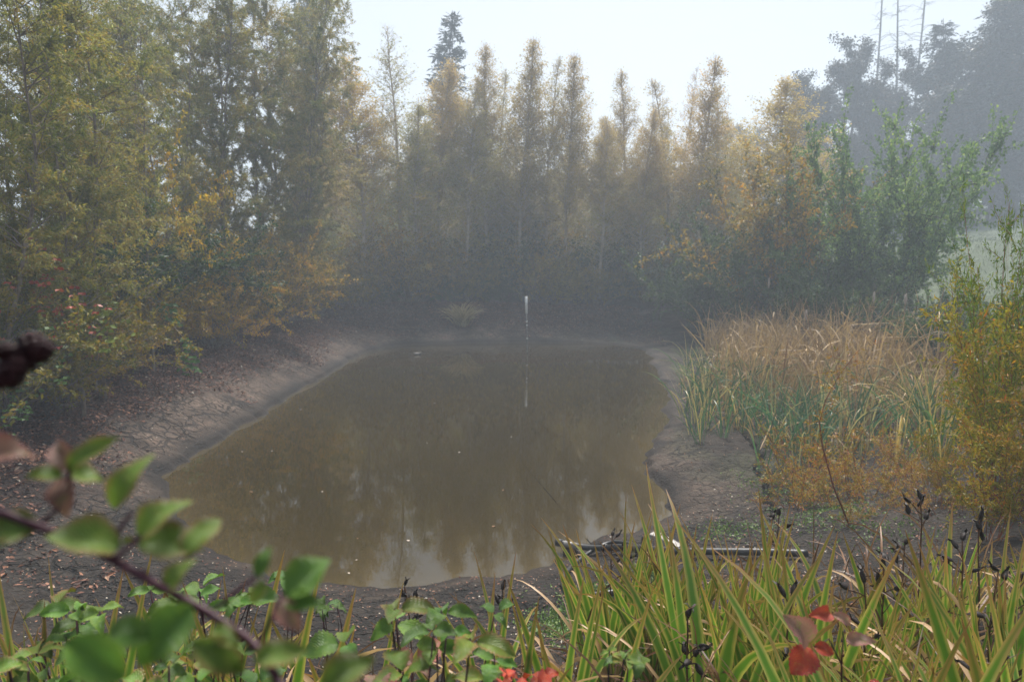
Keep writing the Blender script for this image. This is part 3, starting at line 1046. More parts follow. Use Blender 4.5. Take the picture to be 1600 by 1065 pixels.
i = 0
for px in range(510, 1190, 40):
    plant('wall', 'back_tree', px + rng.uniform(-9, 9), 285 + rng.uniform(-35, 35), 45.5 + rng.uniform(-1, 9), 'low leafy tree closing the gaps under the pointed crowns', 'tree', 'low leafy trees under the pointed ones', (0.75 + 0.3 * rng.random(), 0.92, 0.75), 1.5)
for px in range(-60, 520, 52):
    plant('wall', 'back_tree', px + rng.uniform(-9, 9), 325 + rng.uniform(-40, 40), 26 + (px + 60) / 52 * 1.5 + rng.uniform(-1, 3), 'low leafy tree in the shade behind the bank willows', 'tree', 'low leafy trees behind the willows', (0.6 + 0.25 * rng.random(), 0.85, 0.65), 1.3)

for px in range(505, 1190, 26):
    plant(['under', 'shr2', 'twigs', 'shr1', 'under'][(px // 26) % 5], 'thicket_bush', px + rng.uniform(-9, 9), 388 + rng.uniform(-60, 35), 44.0 + rng.uniform(-1, 3.5), 'dark thicket bush closing the foot of the far trees', 'bush', 'dark thicket at the foot of the far trees', (1.0 + 0.5 * rng.random(), 1.15, 0.85), 1.2, None, SP)

# conifers in the fog
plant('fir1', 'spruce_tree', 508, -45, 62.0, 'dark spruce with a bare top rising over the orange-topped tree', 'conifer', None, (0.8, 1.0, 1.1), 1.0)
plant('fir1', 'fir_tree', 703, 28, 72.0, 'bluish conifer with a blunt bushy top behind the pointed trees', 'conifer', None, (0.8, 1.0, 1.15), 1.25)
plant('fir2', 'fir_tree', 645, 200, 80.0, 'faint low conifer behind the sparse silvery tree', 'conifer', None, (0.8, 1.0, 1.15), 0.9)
# the dark wood on the right
for a in [
    ('map1', 1180, 190, 105, 'faint foggy broadleaf tree behind the golden cone-shaped tree', 1.1),
    ('map2', 1262, 118, 78, 'dark maple with ragged leaf clumps against the sky', 0.95),
    ('map1', 1325, 62, 82, 'tall dark maple whose top reaches up to the bare conifer trunk', 0.95),
    ('map2', 1392, 92, 80, 'dark maple below the pair of bare conifer trunks', 1.0),
    ('map1', 1450, 70, 82, 'dark maple between the bare trunks and the big dark crown', 1.0)]:
    plant(a[0], 'maple_tree', a[1], a[2], a[3], a[4], 'tree', 'dark maples in the fog', (1, 0.95, 1.0), a[5])
for px, yt, Y, lb in [(1377, -40, 104, 'lone bare conifer trunk above the dark maples'), (1421, -60, 100, 'straight bare conifer with drooping twigs, left of the close pair'), (1436, -50, 106, 'straight bare conifer with drooping twigs, right of the close pair')]:
    plant('dead', 'bare_conifer', px, yt, Y, lb, 'dead tree', 'bare conifers in the fog')
for a in [
    ('fir2', 1500, 30, 78, 'dark conifer at the rounded shoulder of the foggy wood', 1.5),
    ('map2', 1530, 5, 76, 'big dark rounded crown on top of the foggy wood', 1.25),
    ('fir2', 1585, -50, 74, 'dark conifer cut off by the photo edge', 1.5),
    ('map1', 1640, -40, 72, 'dark broadleaf tree mostly beyond the photo edge', 1.3),
    ('fir2', 1455, 160, 84, 'dim conifer low in the wood behind the green alder', 1.5),
    ('map1', 1555, 150, 72, 'dim broadleaf tree under the big rounded crown', 1.2),
    ('map2', 1480, 190, 74, 'dim broadleaf tree directly behind the green alder crown', 1.2),
    ('map2', 1330, 215, 76, 'dim broadleaf tree left behind the green alder', 1.1),
    ('fir2', 1255, 250, 106, 'dim conifer seen between the golden tree and the green alder', 1.3),
    ('fir2', 1400, 180, 88, 'dim conifer behind the maples and the alder', 1.5)]:
    plant(a[0], 'wood_tree', a[1], a[2], a[3], a[4], 'tree', 'trees of the dark foggy wood', (1, 1, 1.05), a[5])

i = 0
for px in range(1235, 1680, 44):
    plant(['map1', 'map2', 'fir2'][i % 3], 'wood_tree', px + rng.uniform(-9, 9), 265 + rng.uniform(-40, 20) - max(0, px - 1450) * 0.25, 72 + rng.uniform(-3, 6), 'dim low tree in the foot of the foggy wood', 'tree', 'dim low trees in the foot of the foggy wood', (0.9, 0.95, 1.0), 1.5)
    i += 1

# the green alder and its neighbours
plant('alder', 'alder_tree', 1400, 192, 29.0, 'green many-stemmed alder spreading behind the dry reeds', 'alder', None, (2.2, 2.15, 2.2), 0.74)
plant('alder', 'alder_tree', 1290, 275, 31.5, 'smaller green alder leaning left of the big one', 'alder', None, (1.7, 1.85, 1.4), 0.7)
for a in [
    ('shr2', 1222, 245, 33.0, 'tall orange-yellow shrub below the golden cone-shaped tree', (1.1, 0.95, 0.6), 0.9),
    ('under', 1165, 325, 34.0, 'green bush left of the orange-yellow shrub', (1.1, 1.05, 0.7), 0.9),
    ('under', 1262, 350, 29.0, 'round green bush between the orange shrub and the alder', (0.95, 1.0, 0.9), 0.8),
    ('under', 1120, 390, 35.5, 'low dark green bush at the far end of the reeds', (0.7, 0.8, 0.7), 1.0),
    ('under', 1330, 400, 27.0, 'low leafy bush right behind the dry reeds', (0.95, 1.0, 0.8), 1.0),
    ('under', 1460, 448, 25.0, 'low grey-green bush behind the cattail seed heads', (0.8, 0.9, 0.8), 1.3),
    ('under', 1545, 440, 20.0, 'leafy green bush behind the golden osier', (0.9, 1.0, 0.75), 1.2)]:
    plant(a[0], 'leafy_bush', a[1], a[2], a[3], a[4], 'bush', None, a[5], a[6], None, SP)

# shrubs overhanging the left bank and along the far bank
for a in [
    ('shr3', -60, 330, 12.5, 'dark tangled bush at the photo edge over the red brambles', (0.55, 0.65, 0.6), 1.0),
    ('shr1', 200, 205, 20.5, 'tall yellow-leaved bush in front of the leaning trunks', (1.6, 1.45, 0.7), 0.6),
    ('shr3', 118, 345, 19.0, 'brown and yellow bush below the tall yellow one', (0.95, 0.92, 0.8), 0.9),
    ('shr1', 255, 350, 22.0, 'golden bush above the hanging green bramble', (1.45, 1.3, 0.7), 0.9),
    ('shr3', 322, 392, 23.0, 'bushy golden willow shrub drooping towards the mud', (1.4, 1.2, 0.75), 1.0),
    ('shr1', 385, 350, 27.0, 'large brown-gold shrub at the bend of the bank', (1.35, 1.15, 0.8), 1.0),
    ('shr2', 440, 368, 31.0, 'golden shrub with a rounded top past the bend of the bank', (1.1, 1.0, 0.75), 1.1),
    ('shr1', 488, 378, 35.5, 'olive shrub ending the overhang of the bank', (1.0, 0.98, 0.8), 1.0),
    ('shr3', 20, 425, 13.8, 'low dark bush under the red brambles at the left edge', (0.7, 0.75, 0.6), 1.0),
    ('shr3', 112, 415, 16.6, 'low brown bush on the litter left of the trailing green bramble', (0.9, 0.85, 0.65), 1.0),
    ('shr1', 180, 405, 19.2, 'low golden bush just left of the trailing green bramble', (1.1, 1.0, 0.65), 1.0),
    ('shr1', 150, 440, 17.4, 'low yellow bush before the pale trunks on the litter', (1.0, 1.0, 0.6), 1.1),
    ('shr3', 62, 455, 14.6, 'low rusty bush between the red and the yellow-green brambles', (0.95, 0.8, 0.6), 1.1),
    ('shr3', 222, 445, 20.6, 'low rusty bush above the orange bramble leaves', (1.1, 0.95, 0.6), 1.1),
    ('shr1', 0, 470, 12.9, 'low green and yellow bush at the left edge above the creeper', (0.7, 0.85, 0.6), 1.1),
    ('shr1', 285, 450, 23.6, 'low golden bush behind the foot of the trailing bramble', (1.3, 1.1, 0.65), 1.1),
    ('twigs', 60, 410, 16.5, 'tangle of dry grey twigs above the red brambles', (0.8, 0.75, 0.7), 1.1),
    ('twigs', 280, 425, 23.0, 'bare twiggy bush arching over the hanging bramble', (0.9, 0.85, 0.7), 1.1),
    ('under', 225, 330, 22, 'dark green bush deep behind the golden bushes', (0.6, 0.75, 0.6), 1.2),
    ('under', 90, 300, 18.5, 'dark green bush among the leaning willow trunks', (0.55, 0.7, 0.55), 1.2)]:
    plant(a[0], 'bank_shrub', a[1], a[2], a[3], a[4], 'shrub', 'shrubs on the long bank', a[5], a[6], None, SP)
far = [
    ('shr2', 532, 405, 38.5, 'yellow-green shrub in the far corner of the pond', (1.0, 1.0, 0.75)),
    ('twigs', 572, 385, 39.6, 'grey twiggy shrub right of the yellow-green corner shrub', (0.9, 0.9, 0.85)),
    ('shr1', 640, 345, 40.6, 'pale tan shrub below the sparse silvery tree', (1.2, 1.05, 0.9)),
    ('under', 610, 420, 41.1, 'dark green bush left of the pale tussock', (0.7, 0.85, 0.65)),
    ('under', 690, 425, 41.6, 'green bush right behind the pale tussock', (0.85, 1.0, 0.6)),
    ('shr2', 735, 405, 41.6, 'olive shrub between the tussock and the white pole', (0.9, 0.95, 0.75)),
    ('under', 775, 430, 42.1, 'low dark bush left behind the white pole', (0.65, 0.75, 0.65)),
    ('shr2', 850, 400, 42.1, 'olive shrub right behind the white pole', (0.95, 1.0, 0.7)),
    ('shr1', 872, 395, 41.4, 'yellow-green shrub with bright sprays, second right of the pole', (1.15, 1.15, 0.6)),
    ('shr3', 925, 410, 42.1, 'yellowish shrub in the middle of the far bank past the pole', (1.0, 1.0, 0.7)),
    ('under', 965, 425, 42.1, 'dim green bush left of the far dark hollow', (0.7, 0.85, 0.7)),
    ('shr2', 1005, 400, 42.6, 'dim olive shrub above the far dark hollow', (0.8, 0.85, 0.75)),
    ('under', 1050, 415, 41.6, 'dim green bush in the far corner by the reeds', (0.65, 0.75, 0.7)),
    ('shr2', 1090, 385, 42.6, 'dim shrub under the tall open tree', (0.85, 0.85, 0.75))]
for a in far:
    plant(a[0], 'far_shrub', a[1], a[2], a[3], a[4], 'shrub', 'shrubs along the far bank', a[5], 1.15, None, SP)


# ------------------------------------------------------------------ strap-leaved plants
class Blades:
    def __init__(self):
        self.V, self.Q, self.UV, self.T, self.n = [], [], [], [], 0

    def add(self, P, width, tint, face=None, fold=0.25, shape='strap', twist=0.0):
        P = np.asarray(P, float)
        m_ = len(P)
        v = np.linspace(0, 1, m_)
        T = norm(np.gradient(P, axis=0))
        f = rng.normal(size=3) if face is None else np.asarray(face, float)
        S = norm(np.cross(T, f))
        if twist:
            N0 = np.cross(S, T)
            S = S * np.cos(v * twist)[:, None] + N0 * np.sin(v * twist)[:, None]
        N = np.cross(S, T)
        if shape == 'strap':
            wv = np.minimum(1.0, (1 - v) / 0.42) ** 0.75 * (0.75 + 0.25 * np.minimum(1, v * 6))
        else:
            wv = np.minimum(1, (1 - v) / 0.5) ** 0.6 * (0.6 + 0.4 * np.minimum(1, v * 4))
        hw = (np.maximum(wv, 0.03) * width / 2)[:, None]
        A, B, C = P - S * hw, P - N * hw * fold, P + S * hw
        self.V.append(np.stack([A, B, C], 1).reshape(-1, 3))
        self.UV.append(np.stack([np.stack([np.full(m_, 0.0), v], -1), np.stack([np.full(m_, 0.5), v], -1), np.stack([np.full(m_, 1.0), v], -1)], 1).reshape(-1, 2))
        i = np.arange(m_ - 1)[:, None] * 3
        j = np.arange(2)[None, :]
        q = np.stack([i + j, i + j + 1, i + j + 4, i + j + 3], -1).reshape(-1, 4) + self.n
        self.Q.append(q)
        self.T.append(np.full(len(q), tint))
        self.n += m_ * 3

    def mesh(self, name, mat):
        return make_mesh(name, np.concatenate(self.V), np.concatenate(self.Q), mat, uv=np.concatenate(self.UV), tint=np.concatenate(self.T))


def arc(p0, az_, L, lean, bend, n=10, side=0.0):
    """a blade that starts at angle lean from upright and bends over by bend in all, mostly towards its tip"""
    v = (np.arange(n) + 0.5) / n
    ang = lean + bend * v ** 2.2
    dirs = np.stack([np.sin(ang) * np.cos(az_ + side * v), np.sin(ang) * np.sin(az_ + side * v), np.cos(ang)], 1)
    return np.vstack([p0, p0 + np.cumsum(dirs, 0) * (L / n)])


def reed_line(p0, a_, L, lean, bend, n):
    P = arc(p0, a_, L, lean, bend, n)
    if rng.random() < 0.45:                      # snapped over
        k0 = int(rng.integers(3, n))
        ang = lean + rng.uniform(1.3, 2.6)
        a2 = a_ + rng.normal() * 0.8
        st = L / n
        for i_ in range(k0, n + 1):
            P[i_] = P[k0 - 1] + np.array([math.sin(ang) * math.cos(a2), math.sin(ang) * math.sin(a2), math.cos(ang)]) * st * (i_ - k0 + 1)
    return P


# ---- dry reeds: one mass
DRY = np.array([(5.7, 19.5), (6.6, 16.4), (8.2, 14.6), (10.2, 13.2), (12.5, 13.6), (14.5, 19), (16.5, 26), (14, 31), (10, 32.5), (8.6, 30.5), (7.3, 24)])


def in_poly(x, y, poly):
    ins = np.zeros(x.shape, bool)
    for i_ in range(len(poly)):
        ax, ay = poly[i_]
        bx, by = poly[(i_ + 1) % len(poly)]
        if abs(by - ay) > 1e-9:
            ins ^= ((ay > y) != (by > y)) & (x < (bx - ax) * (y - ay) / (by - ay) + ax)
    return ins


bl = Blades()
xs, ys = rng.uniform(5.5, 16.5, 8500), rng.uniform(13, 33, 8500)
thin = vnoise(xs * 0.8, ys * 0.8, 77) > -0.28
ok = in_poly(xs, ys, DRY) & thin
xs, ys = xs[ok], ys[ok]
zs = land(xs, ys)
lean_f = vnoise(xs * 0.5, ys * 0.5, 78) * 6
hgt_f = 1.0 + 0.5 * vnoise(xs * 0.7, ys * 0.7, 79)
for x_, y_, z_, lf, hf in zip(xs, ys, zs, lean_f, hgt_f):
    L = rng.uniform(1.2, 2.7) * (1.0 if y_ < 26 else 0.92) * hf
    a_ = lf + rng.normal() * 1.5
    hk = 0.62 + 0.38 * sstep(14.5, 19, y_)
    L *= hk
    bl.add(reed_line(np.array([x_, y_, z_ - 0.05]), a_, L, abs(rng.normal() * 0.36), rng.choice([0.4, 1.3, 2.3, 3.0]) * rng.random(), 8), rng.uniform(0.02, 0.05), rng.beta(1.2, 1.7), fold=0.2, twist=rng.normal() * 0.6, shape='reed')
xs, ys = rng.uniform(4.6, 12.5, 2600), rng.uniform(11.5, 24, 2600)
ok = in_poly(xs, ys, np.array([(4.7, 16.5), (5.0, 13.9), (6.6, 12.2), (9.5, 11.6), (12.2, 13.2), (8.0, 15.2), (6.2, 18.5), (6.3, 24), (5.9, 24)])) & (vnoise(xs * 1.1, ys * 1.1, 97) > -0.1)
xs, ys = xs[ok], ys[ok]
for x_, y_, z_ in zip(xs, ys, land(xs, ys)):
    bl.add(reed_line(np.array([x_, y_, z_ - 0.03]), rng.random() * 6.28, rng.uniform(0.4, 1.5), abs(rng.normal() * 0.6), rng.random() * 2.4, 7), rng.uniform(0.016, 0.036), rng.beta(1.2, 1.7), fold=0.2, twist=rng.normal() * 0.6, shape='reed')
setting(link('dry_reeds', bl.mesh('dry_reeds', M['reed'])), 'stuff', 'mass of dry tan reeds behind the green cattails')


# ---- green cattails at the front of the reed bed
def cattail_mesh(n=9, h=2.0, dry=0.06, bendy=1.0, spread=0.12):
    b_ = Blades()
    for k_ in range(n):
        a_ = rng.random() * 6.28
        r_ = spread * rng.random()
        b_.add(arc(np.array([math.cos(a_) * r_, math.sin(a_) * r_, -0.05]), a_ + rng.normal() * 0.4, h * rng.uniform(0.6, 1.05), abs(rng.normal() * 0.26) + 0.06,
                   bendy * rng.choice([0.5, 1.4, 2.2, 2.9]) * rng.random(), 10), rng.uniform(0.020, 0.034), 0.95 if rng.random() < dry else rng.uniform(0.1, 0.7), twist=rng.normal() * 0.5, shape='reed')
    return b_.mesh('leaves', M['cattail'])


CT = [cattail_mesh(7, 1.7, 0.05, 0.6), cattail_mesh(9, 1.9), cattail_mesh(11, 2.1, 0.08, 1.25), cattail_mesh(9, 2.2, 0.15, 1.5), cattail_mesh(6, 1.5, 0.05, 0.7), cattail_mesh(10, 2.0, 0.3, 1.3)]
named = {0: 'green cattail at the very front, its yellow foot standing in cracked mud', 1: 'two-stemmed green cattail nearest the waterline', 2: 'dark green cattail with long blades arching left', 3: 'short green cattail beside the widest mud crack', 4: 'tall green cattail behind the red-stemmed sapling'}
spots = [(1131, 684), (1093, 694), (1205, 700), (1188, 732), (1246, 732)]
spots += [(1080 + rng.uniform(-14, 22), 690 - k_ * 9.5) for k_ in range(13)]
spots += [(1120 + rng.uniform(-25, 45), 672 - k_ * 7) for k_ in range(13)]
spots += [(1165 + rng.uniform(-25, 40), 684 - k_ * 6) for k_ in range(12)]
spots += [(1215 + rng.uniform(-15, 75), 728 - k_ * 5) for k_ in range(15)]
spots += [(1300 + rng.uniform(-35, 60), 722 - k_ * 4.5) for k_ in range(12)]
spots += [(1390 + rng.uniform(-30, 85), 742 - k_ * 5.5) for k_ in range(18)]
for k_, (px, py) in enumerate(spots):
    q = on_land(px, py)
    kk = [1, 4, 3, 0, 2][k_] if k_ < 5 else int(rng.integers(0, 6))
    if px > 1300:
        kk = int(rng.choice([2, 3, 5]))
    far_s = 0.85 if q[1] > 22 else 1.0
    root = thing('cattail', q, named.get(k_) or ('green cattail clump in the stand nearest the water' if px < 1190 else 'blue-green cattail clump before the dry reeds' if px < 1360 else 'arching yellow-green cattail clump by the golden osier'), 'cattail',
                 'green cattails by the water' if px < 1190 else 'green cattails before the reeds' if px < 1360 else 'cattails by the osier', rng.random() * 6.28, (far_s,) * 3 if k_ >= 5 else (1, 1, 1))
    o = link('leaves', CT[kk], root)
    o.color = (1, 1, 1, 1) if px < 1190 else (0.85, 0.95, 1.05, 1) if px < 1360 else (1.15, 1.05, 0.85, 1)

# ---- cattail stalks with seed heads standing over the reeds
sm = Tubes()
sm.add(np.array([(0, 0, -0.1), (0.02, 0, 1.2), (0.05, 0.01, 2.5)]), [0.007, 0.006, 0.004], 5)
sm = sm.mesh('stem', M['stalk'])
hm = Tubes()
hm.add(np.array([(0.035, 0.006, 2.02), (0.036, 0.006, 2.05), (0.04, 0.008, 2.2), (0.043, 0.009, 2.24)]), [0.006, 0.017, 0.018, 0.006], 8)
hm = hm.mesh('seed_head', M['seed'])
fl = Tubes()
fl.add(np.array([(0.035, 0.006, 2.0), (0.03, 0.006, 2.06), (0.045, 0.01, 2.16), (0.04, 0.008, 2.26), (0.06, 0.009, 2.30)]), [0.008, 0.032, 0.042, 0.03, 0.008], 7)
fl = fl.mesh('seed_head', M['fluff'])
for k_, (px, py, Y, fluffy) in enumerate([(1413, 468, 19.5, 1), (1201, 442, 27, 1), (1365, 464, 22, 1), (1396, 468, 23, 0), (1259, 492, 20, 1), (1452, 466, 21, 0), (1308, 482, 22, 0), (1345, 470, 24, 0), (1475, 496, 18, 0), (1336, 476, 25, 0), (1430, 478, 20, 0), (1217, 430, 28, 0), (1177, 438, 28, 0), (1240, 470, 25, 0), (1500, 500, 17, 0)]):
    q = at_y(px, py, Y)
    z_ = H(q[0], Y)
    s_ = max(0.6, (q[2] - z_) / 2.15)
    lab = {0: 'cattail stalk with the whitest burst seed head', 1: 'cattail stalk with pale fluff at the far end of the reeds', 2: 'cattail stalk with pale fluff behind the middle of the reeds', 4: 'cattail stalk with pale fluff over the front of the dry reeds'}.get(k_, 'thin cattail stalk with a brown seed head over the reeds')
    root = thing('cattail_stalk', (q[0], Y, z_), lab, 'cattail', 'cattail stalks over the reeds', rng.random() * 6.28, (1, 1, s_))
    link('stem', sm, root)
    link('seed_head', fl if fluffy else hm, root)

# ---- pale tussock on the far bank
bl = Blades()
for k_ in range(230):
    a_ = rng.random() * 6.28
    bl.add(arc(np.array([rng.normal() * 0.12, rng.normal() * 0.12, -0.05]), a_, rng.uniform(0.7, 1.35), 0.15 + 0.55 * rng.random(), 0.6 + 1.3 * rng.random(), 6), 0.030, rng.uniform(0.0, 0.8), shape='reed')
q = on_land(722, 508)
tag(link('grass_tussock', bl.mesh('grass_tussock', M['tussock']), None, q, None, (1.5, 1.5, 1.35)), 'pale tan grass tussock fanning out on the far bank', 'grass')


# ---- irises
def iris_mesh(n=8, h=1.0, dry=0.2, wide=0.042, splay=0.5):
    b_ = Blades()
    a0 = rng.normal() * 0.5
    for k_ in range(n):
        off = (k_ - (n - 1) / 2) / n
        a_ = a0 + rng.normal() * 0.25 + (0 if off > 0 else math.pi)
        base = np.array([math.cos(a0) * off * 0.10, math.sin(a0) * off * 0.10, -0.06]) + rng.normal(size=3) * 0.008
        isdry = rng.random() < dry
        bend = rng.choice([0.12, 0.3, 0.7, 1.9], p=[0.28, 0.27, 0.25, 0.20]) * rng.uniform(0.5, 1.1) if not isdry else rng.uniform(0.8, 2.6)
        b_.add(arc(base, a_, h * rng.uniform(0.68, 1.05), abs(off) * splay * 1.3 + abs(rng.normal() * 0.05), bend, 12, rng.normal() * 0.4), wide * rng.uniform(0.75, 1.15) * (0.6 if isdry else 1),
               0.95 if isdry else rng.uniform(0.05, 0.68), face=(rng.normal() * 0.45, -1.0, 0.15), fold=0.2, twist=rng.normal() * 0.5)
    return b_.mesh('leaves', M['iris'])


IR = [iris_mesh(8, 1.05, 0.22, 0.036), iris_mesh(9, 1.15, 0.18, 0.040), iris_mesh(7, 0.95, 0.25), iris_mesh(10, 1.0, 0.35), iris_mesh(8, 1.2, 0.1, 0.040, 0.45), iris_mesh(6, 0.9, 0.5), iris_mesh(9, 1.1, 0.2, 0.034, 0.35)]


IRH = [max(v_.co.z for v_ in me_.vertices) for me_ in IR]


def iris(px, ytop, d, k_, label, group=None, sc_=None, rot=None):
    q = at_y(px, ytop, d)
    z_ = H(q[0], d)
    s_ = min(1.5, max(0.55, (q[2] - z_) / IRH[k_])) if sc_ is None else sc_
    root = thing('iris_plant', (q[0], d, z_), label, 'iris', group, rng.normal() * 0.35 if rot is None else rot, (s_,) * 3)
    link('leaves', IR[k_], root)
    return root


for a in [
    (22, 872, 1.9, 6, 'stout yellow-edged iris cut by the photo edge, under the blurred bramble'),
    (104, 885, 2.0, 0, 'withered iris with tan arching blades by the dark bramble cane'),
    (352, 858, 2.3, 2, 'small iris with one tall yellow blade before the muddy shore'),
    (410, 880, 2.2, 2, 'iris half hidden behind the blurred bramble leaf, with dry bent blades'),
    (492, 960, 2.2, 2, 'single green iris spear at the foot of the blurred bramble'),
    (556, 915, 2.4, 2, 'brown curled iris beside the clear bramble leaves'),
    (742, 895, 2.2, 0, 'small brown and yellow iris just right of the clear bramble leaves'),
    (795, 885, 2.3, 6, 'upright yellow iris with a brown tip, left of the green weed patch'),
    (868, 890, 2.3, 0, 'iris at the left end of the bed, in front of the green weed patch'),
    (935, 900, 2.2, 2, 'slim green iris in front of the looped hose'),
    (965, 820, 3.2, 4, 'iris with a long brown blade arching out over the water edge'),
    (1040, 800, 3.0, 6, 'iris with tall brown-tipped blades before the pale board'),
    (1120, 788, 2.4, 1, 'tallest broad green iris, its tips pinched together'),
    (1185, 800, 3.1, 0, 'iris right of the tallest one, before the cracked mud'),
    (1260, 800, 2.5, 4, 'iris with one golden blade bowed over, right of the cracked mud'),
    (1325, 830, 2.9, 1, 'iris just behind the red bramble leaves')]:
    iris(*a[:4], a[4])
for k_ in range(60):
    px = 930 + 740 * ((k_ * 0.618) % 1.0)
    d_ = 1.7 + 2.1 * ((k_ * 0.377) % 1.0)
    yt = (800 if px < 1350 else 830) + 150 * max(0, (3.0 - d_)) + rng.uniform(0, 70)
    iris(px, yt, d_, int(rng.integers(0, 7)), 'iris clump among the others of the dense bed', 'iris clumps of the dense bed')

for k_ in range(16):
    px = 1390 + 320 * ((k_ * 0.618) % 1.0)
    d_ = 1.7 + 1.7 * ((k_ * 0.377) % 1.0)
    iris(px, 815 + rng.uniform(0, 80), d_, int(rng.integers(0, 7)), 'iris clump among the others of the dense bed', 'iris clumps of the dense bed')
for k_ in range(12):
    px = -30 + 510 * ((k_ * 0.618) % 1.0)
    d_ = 1.8 + 1.2 * ((k_ * 0.377) % 1.0)
    iris(px, 885 + rng.uniform(0, 90), d_, int(rng.choice([2, 5, 6, 0])), 'small faded iris clump among the brambles at the bottom left', 'faded iris clumps at the bottom left')

# loose withered leaves between the irises
bl = Blades()
for k_ in range(420):
    px, d_ = rng.uniform(880, 1680), rng.uniform(1.6, 4.2)
    q = at_y(px, 900, d_)
    bl.add(arc(np.array([q[0], d_, H(q[0], d_)]), rng.random() * 6.28, rng.uniform(0.35, 0.95), rng.uniform(0.1, 0.9), rng.uniform(0.4, 2.2), 7), rng.uniform(0.006, 0.017), rng.uniform(0, 1), twist=rng.normal() * 1.2)
for k_ in range(120):
    px, d_ = rng.uniform(-60, 860), rng.uniform(3.0, 4.6)
    q = at_y(px, 900, d_)
    bl.add(arc(np.array([q[0], d_, H(q[0], d_)]), rng.random() * 6.28, rng.uniform(0.3, 0.65), rng.uniform(0.1, 0.9), rng.uniform(0.6, 2.6), 7), rng.uniform(0.006, 0.017), rng.uniform(0, 1), twist=rng.normal() * 1.2)
setting(link('withered_leaves', bl.mesh('withered_leaves', M['iris_dry'])), 'stuff', 'withered brown leaves between the irises')


# ---- dried seed stalks with dark pods
def pod_mesh(L=0.045, w_=0.011):
    V, Q = [], []
    rings = [(0, 0.25), (0.15, 0.8), (0.45, 1.0), (0.75, 0.75), (1.0, 0.25)]
    for v, r_ in rings:
        for k_ in range(6):
            a_ = k_ * math.pi / 3
            rr_ = w_ * r_ * (1.25 if k_ % 2 == 0 else 0.72)
            V.append((math.cos(a_) * rr_, math.sin(a_) * rr_, v * L))
    for i_ in range(len(rings) - 1):
        for k_ in range(6):
            Q.append((i_ * 6 + k_, i_ * 6 + (k_ + 1) % 6, i_ * 6 + 6 + (k_ + 1) % 6, i_ * 6 + 6 + k_))
    # curled-back valves at the mouth
    for k_ in range(0, 6, 2):
        a_ = k_ * math.pi / 3
        c_, s_ = math.cos(a_), math.sin(a_)
        n_ = len(V)
        V += [(c_ * w_ * 0.3 - s_ * w_ * 0.5, s_ * w_ * 0.3 + c_ * w_ * 0.5, L * 0.9), (c_ * w_ * 0.3 + s_ * w_ * 0.5, s_ * w_ * 0.3 - c_ * w_ * 0.5, L * 0.9),
              (c_ * w_ * 1.6 + s_ * w_ * 0.3, s_ * w_ * 1.6 - c_ * w_ * 0.3, L * 1.25), (c_ * w_ * 1.6 - s_ * w_ * 0.3, s_ * w_ * 1.6 + c_ * w_ * 0.3, L * 1.25)]
        Q.append((n_, n_ + 1, n_ + 2, n_ + 3))
        V += [(c_ * w_ * 2.4 + s_ * w_ * 0.1, s_ * w_ * 2.4 - c_ * w_ * 0.1, L * 1.05), (c_ * w_ * 2.4 - s_ * w_ * 0.1, s_ * w_ * 2.4 + c_ * w_ * 0.1, L * 1.05)]
        Q.append((n_ + 3, n_ + 2, n_ + 4, n_ + 5))
    return make_mesh('pod', np.array(V), np.array(Q), M['black'])


POD = [pod_mesh(), pod_mesh(0.055, 0.009), pod_mesh(0.038, 0.013)]
stalks = [
    (1240, 905, 2.3, 'dried seed stalk with the biggest dark pod, left of the red bramble leaves'),
    (1440, 758, 3.2, 'tallest dried seed stalk with a crown of pods, before the golden osier'),
    (1382, 866, 2.8, 'dried seed stalk with black pods right of the red bramble leaves'),
    (1415, 830, 3.1, 'dried seed stalk left under the tallest one'),
    (1532, 792, 3.0, 'dried seed stalk with drooping pods below the golden osier'),
    (1562, 868, 2.4, 'dried seed stalk with spread black pods near the photo edge'),
    (1505, 825, 2.9, 'slim dried seed stalk between the pale bowed blades'),
    (1590, 885, 2.6, 'dried seed stalk cut by the photo edge'),
    (1548, 1020, 1.9, 'low dried seed stalk with curled pods at the photo bottom'),
    (1352, 890, 2.5, 'dried seed stalk rising just above the red bramble leaves'),
    (957, 822, 4.3, 'small dried stalk with hanging husks before the pipe end'),
    (972, 838, 4.2, 'small dried stalk with hanging husks, right twin of the pair before the pipe'),
    (632, 895, 3.4, 'blackened stalk rising from the clear bramble leaves'),
    (785, 905, 3.2, 'blackened stalk beside the upright yellow iris'),
    (1075, 940, 2.3, 'blackened stalk in the middle of the dense bed'),
    (1218, 790, 3.6, 'dark seed stalk over the widest mud crack')]
